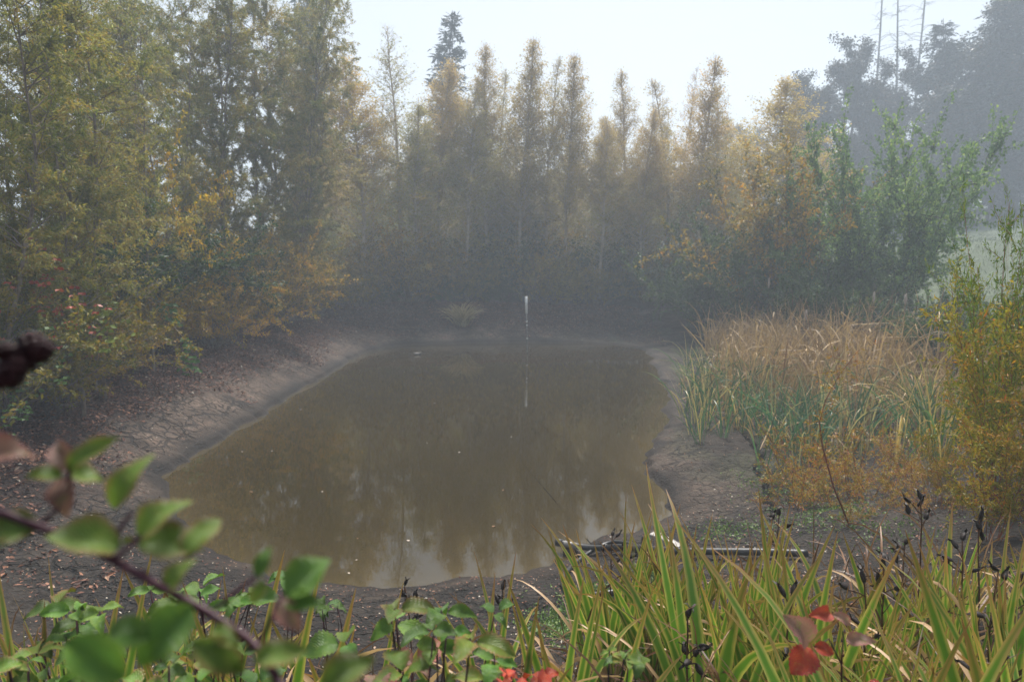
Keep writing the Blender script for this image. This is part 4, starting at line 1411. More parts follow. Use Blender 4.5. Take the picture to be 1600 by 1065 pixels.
for px, py, d_, lab in stalks:
    q = at_y(px, py, d_)
    z_ = H(q[0], d_)
    h_ = q[2] - z_
    root = thing('seed_stalk', (q[0], d_, z_), lab, 'seed stalk', 'dried seed stalks in the foreground')
    tb = Tubes()
    st = limb((0, 0, -0.05), (rng.normal() * 0.06, rng.normal() * 0.06, 1), h_, 8, 0.05, 0.02)
    st = st - np.linspace(0, 1, 9)[:, None] * np.array([st[-1, 0], st[-1, 1], 0])
    tb.add(st, np.linspace(0.0055, 0.003, 9), 5)
    ends = [(st[-1], np.array([0, 0, 1.0]))]
    for k_ in range(int(rng.integers(3, 6))):
        p0, d0 = point_on(st, 0.72 + 0.26 * rng.random())
        br = limb(p0, d0 + rng.normal(size=3) * np.array([0.9, 0.9, 0.3]), 0.03 + 0.06 * rng.random(), 3, 0.15, 0.0)
        tb.add(br, 0.0024, 4)
        ends.append((br[-1], norm(br[-1] - br[-2])))
    link('stem', tb.mesh('stem', M['stalk']), root)
    for e_, d_e in ends:
        o = link('pod', POD[int(rng.integers(0, 3))], root, e_)
        o.rotation_euler = (Vector(norm(d_e + rng.normal(size=3) * 0.4))).to_track_quat('Z', 'Y').to_euler()


# ------------------------------------------------------------------ brambles
def bramble_leaf(L=0.07, W=0.05, curl=0.25, fold=0.25, teeth=11, wob=0.08):
    """a toothed oval leaf, folded along its midrib; base at the origin, tip towards +X, upper side +Z"""
    m_ = teeth * 2 + 1
    v = np.linspace(0, 1, m_)
    prof = np.sin(np.pi * np.clip(v, 0, 1) ** 0.78) ** 0.8
    saw = 1 + np.where(np.arange(m_) % 2 == 1, 0.10, -0.08)
    hw = np.maximum(prof * saw * W / 2, 0.0006)
    z = -curl * L * (v - 0.35) ** 2 * 1.6
    cols = [-1, -0.5, 0, 0.5, 1]
    V, UV = [], []
    ph = rng.random() * 6
    for i_ in range(m_):
        for c_ in cols:
            x_ = v[i_] * L + (0.0 if abs(c_) < 0.9 else 0.012 * L)
            y_ = c_ * hw[i_]
            zz = z[i_] + fold * abs(y_) + wob * L * 0.35 * math.sin(v[i_] * 9 + ph + c_) * abs(c_)
            V.append((x_, y_, zz))
            UV.append((0.5 + c_ / 2, v[i_]))
    n_ = len(cols)
    Q = [(i_ * n_ + j_, i_ * n_ + n_ + j_, i_ * n_ + n_ + j_ + 1, i_ * n_ + j_ + 1) for i_ in range(m_ - 1) for j_ in range(n_ - 1)]
    return np.array(V), np.array(Q), np.array(UV)


LF = {}
for mk in ('bl_green', 'bl_edge', 'bl_red', 'bl_pink'):
    LF[mk] = []
    for k_ in range(4):
        V_, Q_, U_ = bramble_leaf(1.0, [0.62, 0.72, 0.66, 0.56][k_], [0.35, 0.6, 0.25, 0.8][k_], [0.4, 0.25, 0.5, 0.35][k_], 9, 0.16)
        LF[mk].append(make_mesh('leaf', V_, Q_, M[mk], uv=U_))


def put_leaf(root, base, tip, up, mk, width=1.0, color=(1, 1, 1), name='leaf', k_=None):
    base, tip = Vector(base) - root.location, Vector(tip) - root.location
    d_ = tip - base
    L = d_.length
    x_ = d_.normalized()
    y_ = Vector(up).cross(x_).normalized()
    z_ = x_.cross(y_)
    from mathutils import Matrix
    mat = Matrix((x_, y_, z_)).transposed()
    o = link(name, LF[mk][int(rng.integers(0, 4)) if k_ is None else k_], root, base)
    o.rotation_euler = mat.to_euler()
    o.scale = (L, L * width, L)
    o.color = (*color, 1)
    return o


# the blurred cane close to the lens: (base px, tip px, distance, material)
root = thing('bramble_cane', at_t(-60, 800, 0.62), 'blurred bramble cane with big green leaves close to the lens', 'bramble')
ol = np.array(root.location)
tb = Tubes()
cane = np.array([at_t(-420, 1500, 0.95), at_t(-260, 1050, 0.80), at_t(-150, 850, 0.70), at_t(-60, 792, 0.63), at_t(60, 822, 0.60), at_t(165, 868, 0.58), at_t(250, 915, 0.56), at_t(330, 960, 0.55), at_t(400, 1010, 0.54), at_t(450, 1090, 0.52)])
cane = np.vstack([[cane[0][0] - 0.1, cane[0][1] + 0.1, H(cane[0][0], cane[0][1]) - 0.05], cane])
from mathutils import geometry
dense = []
for i_ in range(len(cane) - 1):
    p0, p1, p2, p3 = cane[max(i_ - 1, 0)], cane[i_], cane[i_ + 1], cane[min(i_ + 2, len(cane) - 1)]
    for f_ in np.linspace(0, 1, 6)[:-1]:
        dense.append(0.5 * (2 * p1 + (p2 - p0) * f_ + (2 * p0 - 5 * p1 + 4 * p2 - p3) * f_ ** 2 + (3 * p1 - p0 - 3 * p2 + p3) * f_ ** 3))
dense.append(cane[-1])
tb.add(np.array(dense) - ol, 0.0032, 8)
for i_ in range(4, len(dense) - 1):
    if rng.random() < 0.6:                       # thorns
        d_ = norm(rng.normal(size=3))
        p0 = dense[i_] - ol
        tb.add(np.array([p0, p0 + d_ * 0.005, p0 + d_ * 0.009 + np.array([0, 0, -0.001])]), [0.0016, 0.0009, 0.0003], 4)


def side(a_, b_, t1, t2, r_=0.0020):
    P0, P1 = at_t(*a_, t1), at_t(*b_, t2)
    mid = (P0 + P1) / 2 + rng.normal(size=3) * 0.006
    tb.add(np.array([P0, mid, P1]) - ol, [r_, r_ * 0.9, r_ * 0.7], 5)


side((60, 822), (110, 735), 0.60, 0.60)
side((165, 868), (205, 800), 0.58, 0.58)
side((165, 868), (230, 830), 0.58, 0.57)
side((330, 960), (400, 900), 0.55, 0.55)
side((400, 1010), (440, 925), 0.54, 0.55)
side((-60, 792), (-20, 705), 0.63, 0.62)
link('stem', tb.mesh('stem', M['cane']), root)
for a in [
    ((-70, 712), (62, 704), 0.62, 'bl_pink', 0.75), ((98, 742), (40, 735), 0.60, 'bl_edge', 1.0), ((104, 738), (172, 678), 0.60, 'bl_edge', 0.75),
    ((100, 742), (92, 800), 0.61, 'bl_pink', 1.0), ((108, 742), (166, 745), 0.60, 'bl_edge', 1.0), ((112, 735), (80, 682), 0.60, 'bl_pink', 0.8),
    ((170, 796), (215, 712), 0.585, 'bl_edge', 0.85), ((190, 850), (78, 832), 0.575, 'bl_green', 1.0), ((208, 840), (268, 776), 0.575, 'bl_green', 1.1),
    ((214, 848), (318, 842), 0.57, 'bl_edge', 0.95), ((178, 858), (206, 838), 0.58, 'bl_edge', 1.2), ((60, 818), (-40, 828), 0.60, 'bl_edge', 0.9), ((40, 825), (-45, 880), 0.60, 'bl_green', 0.8),
    ((286, 868), (345, 800), 0.565, 'bl_edge', 0.8), ((255, 925), (290, 872), 0.56, 'bl_green', 0.9), ((300, 945), (210, 1040), 0.54, 'bl_green', 1.0), ((235, 990), (145, 985), 0.54, 'bl_green', 1.0),
    ((402, 902), (420, 852), 0.55, 'bl_green', 0.8), ((412, 905), (392, 945), 0.55, 'bl_green', 0.9), ((446, 932), (512, 868), 0.55, 'bl_green', 1.1), ((430, 935), (470, 985), 0.55, 'bl_pink', 0.9), ((445, 938), (505, 942), 0.55, 'bl_green', 0.8),
    ((395, 1030), (480, 1010), 0.53, 'bl_green', 0.9), ((300, 1000), (388, 1050), 0.53, 'bl_green', 0.8), ((500, 1075), (580, 1025), 0.52, 'bl_green', 1.0), ((330, 980), (372, 1005), 0.54, 'bl_edge', 0.9), ((100, 1000), (200, 1060), 0.52, 'bl_green', 0.9)]:
    b0, t0 = at_t(*a[0], a[2]), at_t(*a[1], a[2] + rng.uniform(-0.02, 0.02))
    up = np.array([rng.normal() * 0.25, -0.75, 0.7])
    t0 = b0 + (t0 - b0) * 1.0
    v_ = rng.uniform(0.55, 1.0)
    put_leaf(root, b0, t0, up, a[3] if rng.random() < 0.6 or a[3] != 'bl_green' else 'bl_edge', a[4] * 1.0, (v_, v_, v_))


# a dark berry cluster hanging at the left edge
def blackberry_mesh():
    V, Q, n_ = [], [], 0
    pts = []
    for i_, zf in enumerate(np.linspace(-0.8, 0.85, 5)):
        r_ = math.sqrt(max(0, 1 - zf * zf))
        m_ = max(3, int(8 * r_))
        for j_ in range(m_):
            a_ = (j_ + 0.5 * (i_ % 2)) * 2 * math.pi / m_
            pts.append((math.cos(a_) * r_, math.sin(a_) * r_, zf * 1.15))
    nu, nv = 6, 4
    for (x_, y_, z_) in pts:
        c_ = np.array((x_, y_, z_)) * 0.0065
        for v in range(nv + 1):
            ph = math.pi * v / nv
            for u in range(nu):
                t_ = 2 * math.pi * u / nu
                V.append(c_ + 0.0034 * np.array((math.sin(ph) * math.cos(t_), math.sin(ph) * math.sin(t_), math.cos(ph))))
        for v in range(nv):
            for u in range(nu):
                Q.append((n_ + v * nu + u, n_ + (v + 1) * nu + u, n_ + (v + 1) * nu + (u + 1) % nu, n_ + v * nu + (u + 1) % nu))
        n_ += nu * (nv + 1)
    return make_mesh('berry', np.array(V), np.array(Q), M['berry'])


BERRY = blackberry_mesh()
q0 = at_t(-90, 600, 0.62)
root = thing('berry_spray', q0, 'blurred spray of dark ripe berries at the left edge', 'berries')
tb = Tubes()
tb.add(np.array([(-0.05, 0.05, H(q0[0], q0[1]) - q0[2]), (-0.06, 0.02, -0.5), (0, 0, 0), tuple(at_t(-20, 575, 0.62) - q0), tuple(at_t(20, 560, 0.62) - q0), tuple(at_t(52, 540, 0.62) - q0)]), [0.004, 0.003, 0.002, 0.0018, 0.0015, 0.0012], 5)
link('stem', tb.mesh('stem', M['cane']), root)
for px, py, s_ in [(12, 585, 1.2), (52, 540, 1.15), (62, 548, 1.0), (35, 560, 1.2), (10, 548, 0.8), (22, 575, 1.0)]:
    o = link('berry', BERRY, root, at_t(px, py, 0.62 + rng.uniform(-0.01, 0.01)) - q0, (rng.random(), rng.random(), 0), (s_,) * 3)


# clear bramble plants on the near bank
def bramble_plant(px, py, d_, label, sprigs, mats, leafL=0.06, spread=0.22, height=0.25, dark=1.0, h_extra=0.0):
    q = at_y(px, py, d_)
    z_ = H(q[0], d_)
    root = thing('bramble_plant', (q[0], d_, z_), label, 'bramble')
    tb_ = Tubes()
    o0 = np.array(root.location)
    top = q[2] - z_
    for k_ in range(sprigs):
        a_ = rng.random() * 6.28
        r_ = spread * rng.random() ** 0.5
        end = np.array([math.cos(a_) * r_, math.sin(a_) * r_ * 0.7, top + rng.uniform(-1, 0.25) * height])
        base = np.array([rng.normal() * 0.05, rng.normal() * 0.05, -0.03])
        mid = (base + end) / 2 + np.array([0, 0, 0.12]) + rng.normal(size=3) * 0.03
        cv = np.array([(1 - f_) ** 2 * base + 2 * f_ * (1 - f_) * mid + f_ * f_ * end for f_ in np.linspace(0, 1, 7)])
        tb_.add(cv, np.linspace(0.0035, 0.0018, 7), 5)
        mk = mats[k_ % len(mats)]
        big_ = rng.uniform(0.55, 1.5)
        c_ = rng.uniform(0.5, 1.15)
        a2 = rng.random() * 6.28
        for da, ls in ((0, 1.0), (1.75, 0.85), (-1.75, 0.85)):
            dirv = np.array([math.cos(a2 + da), math.sin(a2 + da), rng.uniform(-0.35, 0.25)])
            st = end + (dirv * 0.014 if da == 0 else dirv * 0.003)
            put_leaf(root, o0 + st, o0 + st + norm(dirv) * leafL * ls * big_, (rng.normal() * 0.4, -0.5 + rng.normal() * 0.35, 1.0), mk, rng.uniform(0.8, 1.1), (c_ * rng.uniform(0.85, 1.3), c_, c_ * 0.9))
    link('stem', tb_.mesh('stem', M['cane']), root)
    return root


bramble_plant(672, 985, 1.45, 'clear bramble bush with green and reddish leaves before the shore', 17, ['bl_green', 'bl_green', 'bl_edge', 'bl_green', 'bl_green', 'bl_edge', 'bl_pink'], 0.066, 0.19, 0.20)
bramble_plant(310, 900, 2.1, 'low bramble with serrated green leaves beside the tall yellow iris blade', 8, ['bl_green'], 0.075, 0.17, 0.12)
bramble_plant(130, 955, 1.8, 'low bramble with pale green leaves by the withered iris', 8, ['bl_green', 'bl_green', 'bl_edge'], 0.07, 0.17, 0.13)
bramble_plant(50, 1045, 1.5, 'bramble with yellowing leaves in the corner of the photo', 10, ['bl_green', 'bl_edge'], 0.065, 0.15, 0.12)
bramble_plant(442, 888, 2.5, 'small bramble sprig peeping over the blurred leaf tips', 3, ['bl_green'], 0.07, 0.06, 0.05)
bramble_plant(520, 935, 2.8, 'small dark bramble sprig on bare mud', 3, ['bl_green'], 0.06, 0.10, 0.06)
bramble_plant(960, 1008, 1.5, 'yellow-green bramble sprig in front of the dense irises', 4, ['bl_green', 'bl_edge'], 0.05, 0.06, 0.04)
bramble_plant(310, 1015, 1.6, 'bramble with bright leaves below the blurred cane', 10, ['bl_green', 'bl_green', 'bl_edge'], 0.065, 0.17, 0.14)
bramble_plant(215, 1040, 1.3, 'bramble with large leaves at the bottom edge left of the blurred cane tip', 7, ['bl_green', 'bl_edge'], 0.07, 0.12, 0.1)
bramble_plant(560, 1050, 1.35, 'dark bramble at the bottom edge left of the clear bramble bush', 7, ['bl_green', 'bl_edge', 'bl_pink'], 0.06, 0.12, 0.1)
bramble_plant(770, 1055, 1.4, 'bramble with a few green leaves between the clear bush and the scarlet leaves', 6, ['bl_green', 'bl_edge'], 0.06, 0.10, 0.08)
bramble_plant(840, 1058, 1.5, 'bramble with scarlet leaves at the bottom of the photo', 4, ['bl_red'], 0.05, 0.08, 0.04)
# the red sprig by the dried pods
root = thing('red_bramble_sprig', (*at_y(1300, 1030, 1.42)[:2], H(*at_y(1300, 1030, 1.42)[:2])), 'bramble sprig with large red and pink leaves among the irises', 'bramble')
tb = Tubes()
o0 = np.array(root.location)
e0, e1 = at_y(1272, 1010, 1.42) - o0, at_y(1318, 985, 1.42) - o0
tb.add(np.array([(0.02, 0.02, -0.03), (0.05, 0.0, e0[2] * 0.5), e1 * np.array([1, 1, 0.92]), e1]), [0.003, 0.0028, 0.002, 0.0016], 5)
tb.add(np.array([e1 * np.array([1, 1, 0.92]), (e0 + e1) / 2, e0]), [0.002, 0.0016, 0.0014], 5)
link('stem', tb.mesh('stem', M['cane']), root)
for b0, t0, mk, w_ in [((1268, 1012), (1238, 1052), 'bl_red', 1.35), ((1272, 1008), (1304, 1020), 'bl_red', 1.1), ((1268, 1004), (1240, 966), 'bl_pink', 1.1), ((1300, 958), (1268, 960), 'bl_red', 0.8), ((1302, 958), (1338, 975), 'bl_pink', 0.8), ((1320, 998), (1362, 998), 'bl_pink', 0.7)]:
    put_leaf(root, at_y(*b0, 1.42), at_y(*t0, 1.40 + rng.uniform(-0.02, 0.02)), (0.0, -0.8, 0.6), mk, w_)
bramble_plant(1395, 1065, 1.7, 'single pink bramble leaf tip at the bottom right of the red sprig', 2, ['bl_red'], 0.05, 0.04, 0.03)


# brambles on the left bank: trailing vines with small leaves
def vine(path_px, Y0, Y1, label, mat, tint, n=26, leaf=0.085, spread=0.10, color=(1, 1, 1)):
    P = []
    for i_, (px, py) in enumerate(path_px):
        P.append(at_y(px, py, Y0 + (Y1 - Y0) * i_ / max(1, len(path_px) - 1)))
    P = np.array(P)
    foot = np.array([P[0][0] - 0.15, P[0][1] + 0.15, H(P[0][0], P[0][1]) - 0.05])
    P = np.vstack([foot, P])
    root = thing('bramble_vine', foot, label, 'bramble')
    tb_, lv = Tubes(), Leaves()
    tb_.add(P - foot, np.linspace(0.008, 0.003, len(P)), 4)
    seg = P[1:] - foot
    for k_ in range(n):
        q_, d_ = point_on(seg, rng.random())
        q_ = q_ + rng.normal(size=3) * spread
        c_ = tint + rng.normal() * 0.08
        a_ = rng.random() * 6.28
        for da in (0, 1.9, -1.9):
            dd = np.array([[math.cos(a_ + da), math.sin(a_ + da) - 0.3, -0.4]])
            lv.add(q_[None, :], dd, leaf, leaf * 0.72, np.clip(c_, 0, 1), np.array([[rng.normal() * 0.5, -1.0 + rng.normal() * 0.35, 0.6 + rng.normal() * 0.3]]))
    link('stem', tb_.mesh('stem', M['cane']), root)
    o = link('foliage', lv.mesh('foliage', M[mat]), root)
    o.color = (*color, 1)


vine([(258, 482), (272, 506), (288, 535), (299, 562), (304, 588)], 18.6, 19.0, 'bright green bramble trailing down the bank to the bare litter', 'weed', 0.5, 46, 0.17, 0.13, (0.9, 1.15, 0.9))
vine([(208, 474), (230, 484), (246, 492)], 18.8, 18.6, 'orange-leaved bramble just above the trailing green one', 'redleaf', 1.0, 14, 0.19, 0.14, (1.5, 1.35, 0.8))
vine([(20, 430), (60, 450), (95, 480), (105, 510)], 12.4, 12.0, 'red-leaved bramble hanging at the left edge', 'redleaf', 0.70, 75, 0.10, 0.36, (0.95, 0.85, 0.8))
vine([(120, 430), (140, 470), (150, 500), (165, 515)], 14.0, 13.6, 'yellow-green bramble between the red one and the orange leaves', 'weed', 0.85, 80, 0.14, 0.30, (1.4, 1.25, 0.7))
vine([(10, 500), (30, 540), (60, 580), (75, 560)], 12.0, 11.6, 'green bramble drooping at the left edge below the red leaves', 'weed', 0.5, 70, 0.11, 0.28)
vine([(5, 610), (18, 640), (10, 660)], 10.6, 10.0, 'low green creeper on the litter at the left edge', 'weed', 0.35, 34, 0.07, 0.18, (0.8, 0.9, 0.7))
vine([(95, 520), (110, 535), (90, 555)], 13.6, 13.4, 'dull red bramble shoots close to the ground', 'redleaf', 0.66, 26, 0.10, 0.26, (0.8, 0.8, 0.8))

# dead brushwood lying on the left bank
for px, py, lab in [(85, 640, 'pale dry brushwood on the litter at the left edge'), (190, 572, 'dry brushwood under the red brambles'), (330, 540, 'dry brushwood under the drooping golden shrub'), (620, 490, 'dry brushwood left of the pale tussock'), (1005, 492, 'dry brushwood in the far dark hollow')]:
    q = on_land(px, py)
    tb = Tubes()
    s_ = 1.0 if q[1] < 25 else 1.6
    for k_ in range(46):
        a_ = rng.random() * 6.28
        st = limb((rng.normal() * 0.35, rng.normal() * 0.25, 0.02 + 0.10 * rng.random()), (math.cos(a_), math.sin(a_), 0.35 * rng.random()), rng.uniform(0.4, 1.2) * s_, 6, 0.16, -0.02)
        tb.add(st, np.linspace(0.006, 0.002, 7), 3)
    tag(link('brushwood', tb.mesh('brushwood', M['twig']), None, q), lab, 'brushwood', 'dry brushwood on the banks')

# ------------------------------------------------------------------ the golden osiers on the right
K['osier'] = shrub(3.0, 11, 0.42, 120, mat='osier', bark='redstem', leaf=(0.095, 0.026), sub=12, tint0=0.42, thick=0.009, droop=0.02, wild=0.7)
K['osier2'] = shrub(3.0, 8, 0.5, 110, mat='osier', bark='redstem', leaf=(0.09, 0.02), sub=11, tint0=0.25, thick=0.012, droop=0.0, wild=0.6)
K['sprig'] = shrub(1.0, 12, 0.9, 150, mat='osier', bark='redstem', leaf=(0.05, 0.011), sub=7, tint0=0.6, thick=0.006, droop=0.0, wild=0.7)
for a in [
    ('osier', 1610, 395, 7.2, 'golden osier with red stems at the right edge, the densest one', (1, 1, 1), 0.65),
    ('osier', 1650, 480, 6.2, 'orange osier cut off by the right edge', (1.1, 0.85, 0.8), 0.7),
    ('osier', 1555, 540, 8.2, 'rusty golden osier standing before the dry reeds', (1.05, 0.85, 0.8), 0.6),
    ('osier2', 1600, 262, 7.6, 'tall green-leaved osier shoots rising over the golden ones', (0.75, 1.0, 0.9), 0.34),
    ('osier2', 1560, 400, 9.0, 'slender yellow-green osier behind the densest one', (0.85, 1.05, 0.8), 0.6),
    ('osier', 1470, 680, 8.6, 'low rusty osier left of the golden ones', (1.0, 0.8, 0.75), 0.8),
    ('osier', 1560, 640, 6.0, 'low orange osier in front of the golden ones', (1.0, 0.9, 0.8), 1.0)]:
    plant(a[0], 'osier_bush', a[1], a[2], a[3], a[4], 'osier', 'osier bushes at the right', a[5], a[6], None, SP)
for a in [(1270, 640, 11.6, 'tall thin russet sprig among the front cattails'), (1345, 655, 11.4, 'orange willow sprig under the arching cattails'), (1420, 665, 10.8, 'tall orange willow sprig left behind the low osier'), (1445, 700, 9.6, 'broad yellow-orange sprig at the foot of the osiers'), (1480, 720, 8.0, 'orange willow sprig in front of the low osier'), (1255, 700, 10.3, 'low russet willow sprig in the mud by the widest crack'), (1310, 720, 9.8, 'low russet willow sprig right of the red-stemmed sapling'), (1360, 690, 10.0, 'yellow willow sprig below the arching cattails'), (1405, 720, 9.2, 'russet willow sprig between the sapling and the low osier'), (1430, 760, 8.4, 'small willow sprig close behind the tallest seed stalk'), (1340, 775, 8.4, 'small russet willow sprig near the end of the pipe'), (1385, 775, 8.8, 'small yellow willow sprig behind the irises')]:
    plant('sprig', 'willow_sprig', a[0], a[1], a[2], a[3], 'sprig', 'low willow sprigs on the mud', (1.0, 0.82, 0.75), 1.2, None, SP)
# the red-stemmed sapling
q = on_land(1330, 822)
root = thing('willow_sapling', q, 'leaning red-stemmed willow sapling in front of the cattails', 'sapling')
Ys = q[1]
path = [q + np.array([0, 0, -0.05])] + [at_y(px, py, Ys + dy) for px, py, dy in ((1302, 760, 0.05), (1286, 700, 0.1), (1280, 660, 0.15), (1290, 625, 0.2), (1312, 585, 0.25), (1340, 548, 0.3))]
path = np.array(path) - q
tb, lv = Tubes(), Leaves()
tb.add(path, np.linspace(0.012, 0.003, len(path)), 6)
for k_ in range(34):
    p0, d0 = point_on(path, 0.22 + 0.76 * rng.random())
    tw = limb(p0, d0 * 0.5 + rng.normal(size=3) * 0.8, rng.uniform(0.12, 0.42), 4, 0.15, 0.03)
    tb.add(tw, 0.002, 3)
    lv.along(tw, 13, 0.0, 0.01, 0.055, 0.012, 0.62, 0.2, 0.6)
link('stem', tb.mesh('stem', M['redstem']), root)
o = link('foliage', lv.mesh('foliage', M['osier']), root)
o.color = (1.0, 0.8, 0.7, 1)

# ------------------------------------------------------------------ ground cover
def scatter(name, label, mat, pts, L, W, tints, lift=0.012, flat=0.25, color=(1, 1, 1), stand=0.0):
    lv = Leaves()
    n_ = len(pts)
    D_ = rng.normal(size=(n_, 3)) * np.array([1, 1, flat]) + np.array([0, 0, stand])
    lv.add(pts + np.array([0, 0, lift]), D_, L, W, tints, rng.normal(size=(n_, 3)) * flat + np.array([0, 0, 1.0]))
    o_ = setting(link(name, lv.mesh(name, M[mat])), 'stuff', label)
    o_.color = (*color, 1)


n_ = 420000
x_, y_ = rng.uniform(-15, 8, n_), rng.uniform(7, 43, n_)
k_ = (y_ > 33) | (x_ < -3.5 - 0.1 * np.abs(y_ - 20))
x_, y_ = x_[k_], y_[k_]
s_ = shore_dist(x_, y_)
wn, wr, wl = zones(x_, y_)
keep = (s_ > 0.3) & (rng.random(len(x_)) < (0.15 + wl) * sstep(0.2, 2.4, s_ + vnoise(x_ * 0.9, y_ * 0.9, 91) * 2.2)) & (s_ < 6.5)
x_, y_ = x_[keep], y_[keep]
scatter('leaf_litter', 'brown leaf litter on the sloping banks', 'litter', np.stack([x_, y_, land(x_, y_)], 1), 0.085 * (0.4 + rng.random(len(x_))), 0.045 * (0.5 + rng.random(len(x_))), rng.beta(1.5, 1.9, len(x_)), lift=0.02, flat=0.4)
n_ = 22000
x_, y_ = rng.uniform(-8, 6, n_), rng.uniform(3, 16, n_)
s_ = shore_dist(x_, y_)
wn, wr, wl = zones(x_, y_)
keep = (s_ > 0.1) & (rng.random(n_) < (wn * 0.9 + wl * 0.35 + wr * 0.15))
x_, y_ = x_[keep], y_[keep]
scatter('mud_litter', 'pale chips and dead leaf bits on the near mud', 'litter', np.stack([x_, y_, land(x_, y_)], 1), 0.035 * (0.4 + rng.random(len(x_))), 0.018 * (0.5 + rng.random(len(x_))), rng.beta(1.2, 0.9, len(x_)), flat=0.4)
# green weeds: on the near bank and on the right-hand mud
pts = []
for (px, py, sx, sy, n_) in [(930, 950, 70, 26, 3000), (1010, 905, 70, 20, 1200), (1240, 765, 70, 22, 1700), (1300, 800, 70, 20, 1800), (1150, 830, 90, 14, 700), (900, 985, 60, 20, 1200)]:
    c0 = on_land(px, py)
    cx_ = on_land(px + sx, py)
    cy_ = on_land(px, py - sy)
    r1, r2 = np.linalg.norm(cx_ - c0), np.linalg.norm(cy_ - c0)
    a_, b_ = rng.normal(size=n_) * 0.6 * r1 + c0[0], rng.normal(size=n_) * 0.6 * r2 + c0[1]
    ok = (shore_dist(a_, b_) > 0.25) & (vnoise(a_ * 3, b_ * 3, 95) > -0.2)
    pts.append(np.stack([a_[ok], b_[ok], land(a_[ok], b_[ok])], 1))
pts = np.concatenate(pts)
scatter('ground_weeds', 'low green weeds carpeting the damp mud', 'weed', pts, 0.040 * (0.5 + rng.random(len(pts))), 0.022, rng.beta(2, 2, len(pts)), 0.01, 0.5, stand=0.5)
# field grass on the right
n_ = 26000
x_, y_ = rng.uniform(13, 60, n_), rng.uniform(18, 62, n_)
scatter('field_grass', 'pale misty grass of the sloping field', 'grass', np.stack([x_, y_, land(x_, y_)], 1), 0.28, 0.03, rng.random(n_), 0.0, 0.3, stand=1.2)

# ------------------------------------------------------------------ things in and by the water
# depth staff
base = on_plane(824.5, 549.5, 0.0)
tilt = at_y(822, 463, base[1])
root = thing('depth_staff', (base[0], base[1], -0.25), 'thin upright staff with a white top end, standing in the far shallows', 'staff')
o0 = np.array(root.location)
top = tilt - o0
tb = Tubes()
mid = top * 0.72
tb.add(np.array([(0, 0, -0.2), mid * 0.5, mid]), 0.028, 10)
link('pole', tb.mesh('pole', M['pole']), root)
tb = Tubes()
tb.add(np.array([mid + top * 0.02 * 0 + np.array([0, 0, 0.002]), top * 0.86, top]), 0.058, 12)
link('white_sleeve', tb.mesh('white_sleeve', M['white']), root)
tb = Tubes()
for f_ in (0.30, 0.52, 0.58):
    tb.add(np.array([top * f_, top * (f_ + 0.018)]), 0.035, 10)
link('white_band', tb.mesh('white_band', M['white']), root)


# duck
def lathe_body(path, rad_y, rad_z, k_=12):
    V, Q = [], []
    for (x0, z0), ry, rz in zip(path, rad_y, rad_z):
        for j_ in range(k_):
            a_ = j_ * 2 * math.pi / k_
            V.append((x0, math.cos(a_) * ry, z0 + math.sin(a_) * rz))
    m_ = len(path)
    for i_ in range(m_ - 1):
        for j_ in range(k_):
            Q.append((i_ * k_ + j_, i_ * k_ + (j_ + 1) % k_, (i_ + 1) * k_ + (j_ + 1) % k_, (i_ + 1) * k_ + j_))
    return np.array(V), np.array(Q)


q = on_plane(653, 554, 0.0)
root = thing('duck', q, 'small dark duck with pale flanks floating near the far shore', 'duck', None, R(8), (1.15, 1.15, 1.15))
# body, neck and head as one skin, facing +X
bv, bq = lathe_body([(-0.21, 0.085), (-0.18, 0.07), (-0.10, 0.045), (0.0, 0.03), (0.09, 0.035), (0.14, 0.07), (0.155, 0.115), (0.165, 0.15), (0.19, 0.172), (0.215, 0.165), (0.235, 0.158)],
                    [0.004, 0.035, 0.072, 0.085, 0.07, 0.045, 0.030, 0.029, 0.034, 0.026, 0.004], [0.004, 0.022, 0.055, 0.068, 0.062, 0.045, 0.030, 0.028, 0.032, 0.024, 0.004])
link('body', make_mesh('body', bv, bq, M['dark_feather']), root)
for sy in (-1, 1):
    wv_, wq_ = lathe_body([(-0.15, 0.05), (-0.08, 0.05), (0.0, 0.045), (0.07, 0.045)], [0.004, 0.02, 0.022, 0.004], [0.004, 0.036, 0.042, 0.004], 8)
    wv_[:, 1] += sy * 0.072
    link('wing', make_mesh('wing', wv_, wq_, M['pale_feather']), root)
bv, bq = lathe_body([(0.225, 0.160), (0.25, 0.155), (0.275, 0.150)], [0.012, 0.011, 0.008], [0.010, 0.006, 0.003], 8)
link('bill', make_mesh('bill', bv, bq, M['bill']), root)

# floating leaves on the pond
fleaf = []
for k_ in range(3):
    V_, Q_, U_ = bramble_leaf(0.075, 0.05, 0.15, 0.1, 5)
    fleaf.append(make_mesh('floating_leaf', V_ + np.array([0, 0, 0.006]), Q_, M['seed'] if k_ == 1 else M['fluff'], uv=U_))
for k_, (px, py) in enumerate([(424, 704), (390, 768), (378, 706), (505, 768), (560, 840), (556, 875), (544, 894), (769, 823), (680, 630), (767, 627), (682, 678), (666, 692), (898, 589), (888, 594), (943, 587), (668, 565), (698, 537.5), (870, 600), (857, 601), (975, 655), (800, 682), (716, 706), (785, 766), (470, 640), (640, 845)]):
    q = on_plane(px, py, 0.0)
    o = link('floating_leaf', fleaf[k_ % 3], None, q, (0, 0, rng.random() * 6.28), (rng.uniform(0.45, 1.0),) * 3)
    tag(o, 'tiny pale leaf floating on the brown water', 'leaf', 'pale leaves floating on the pond')

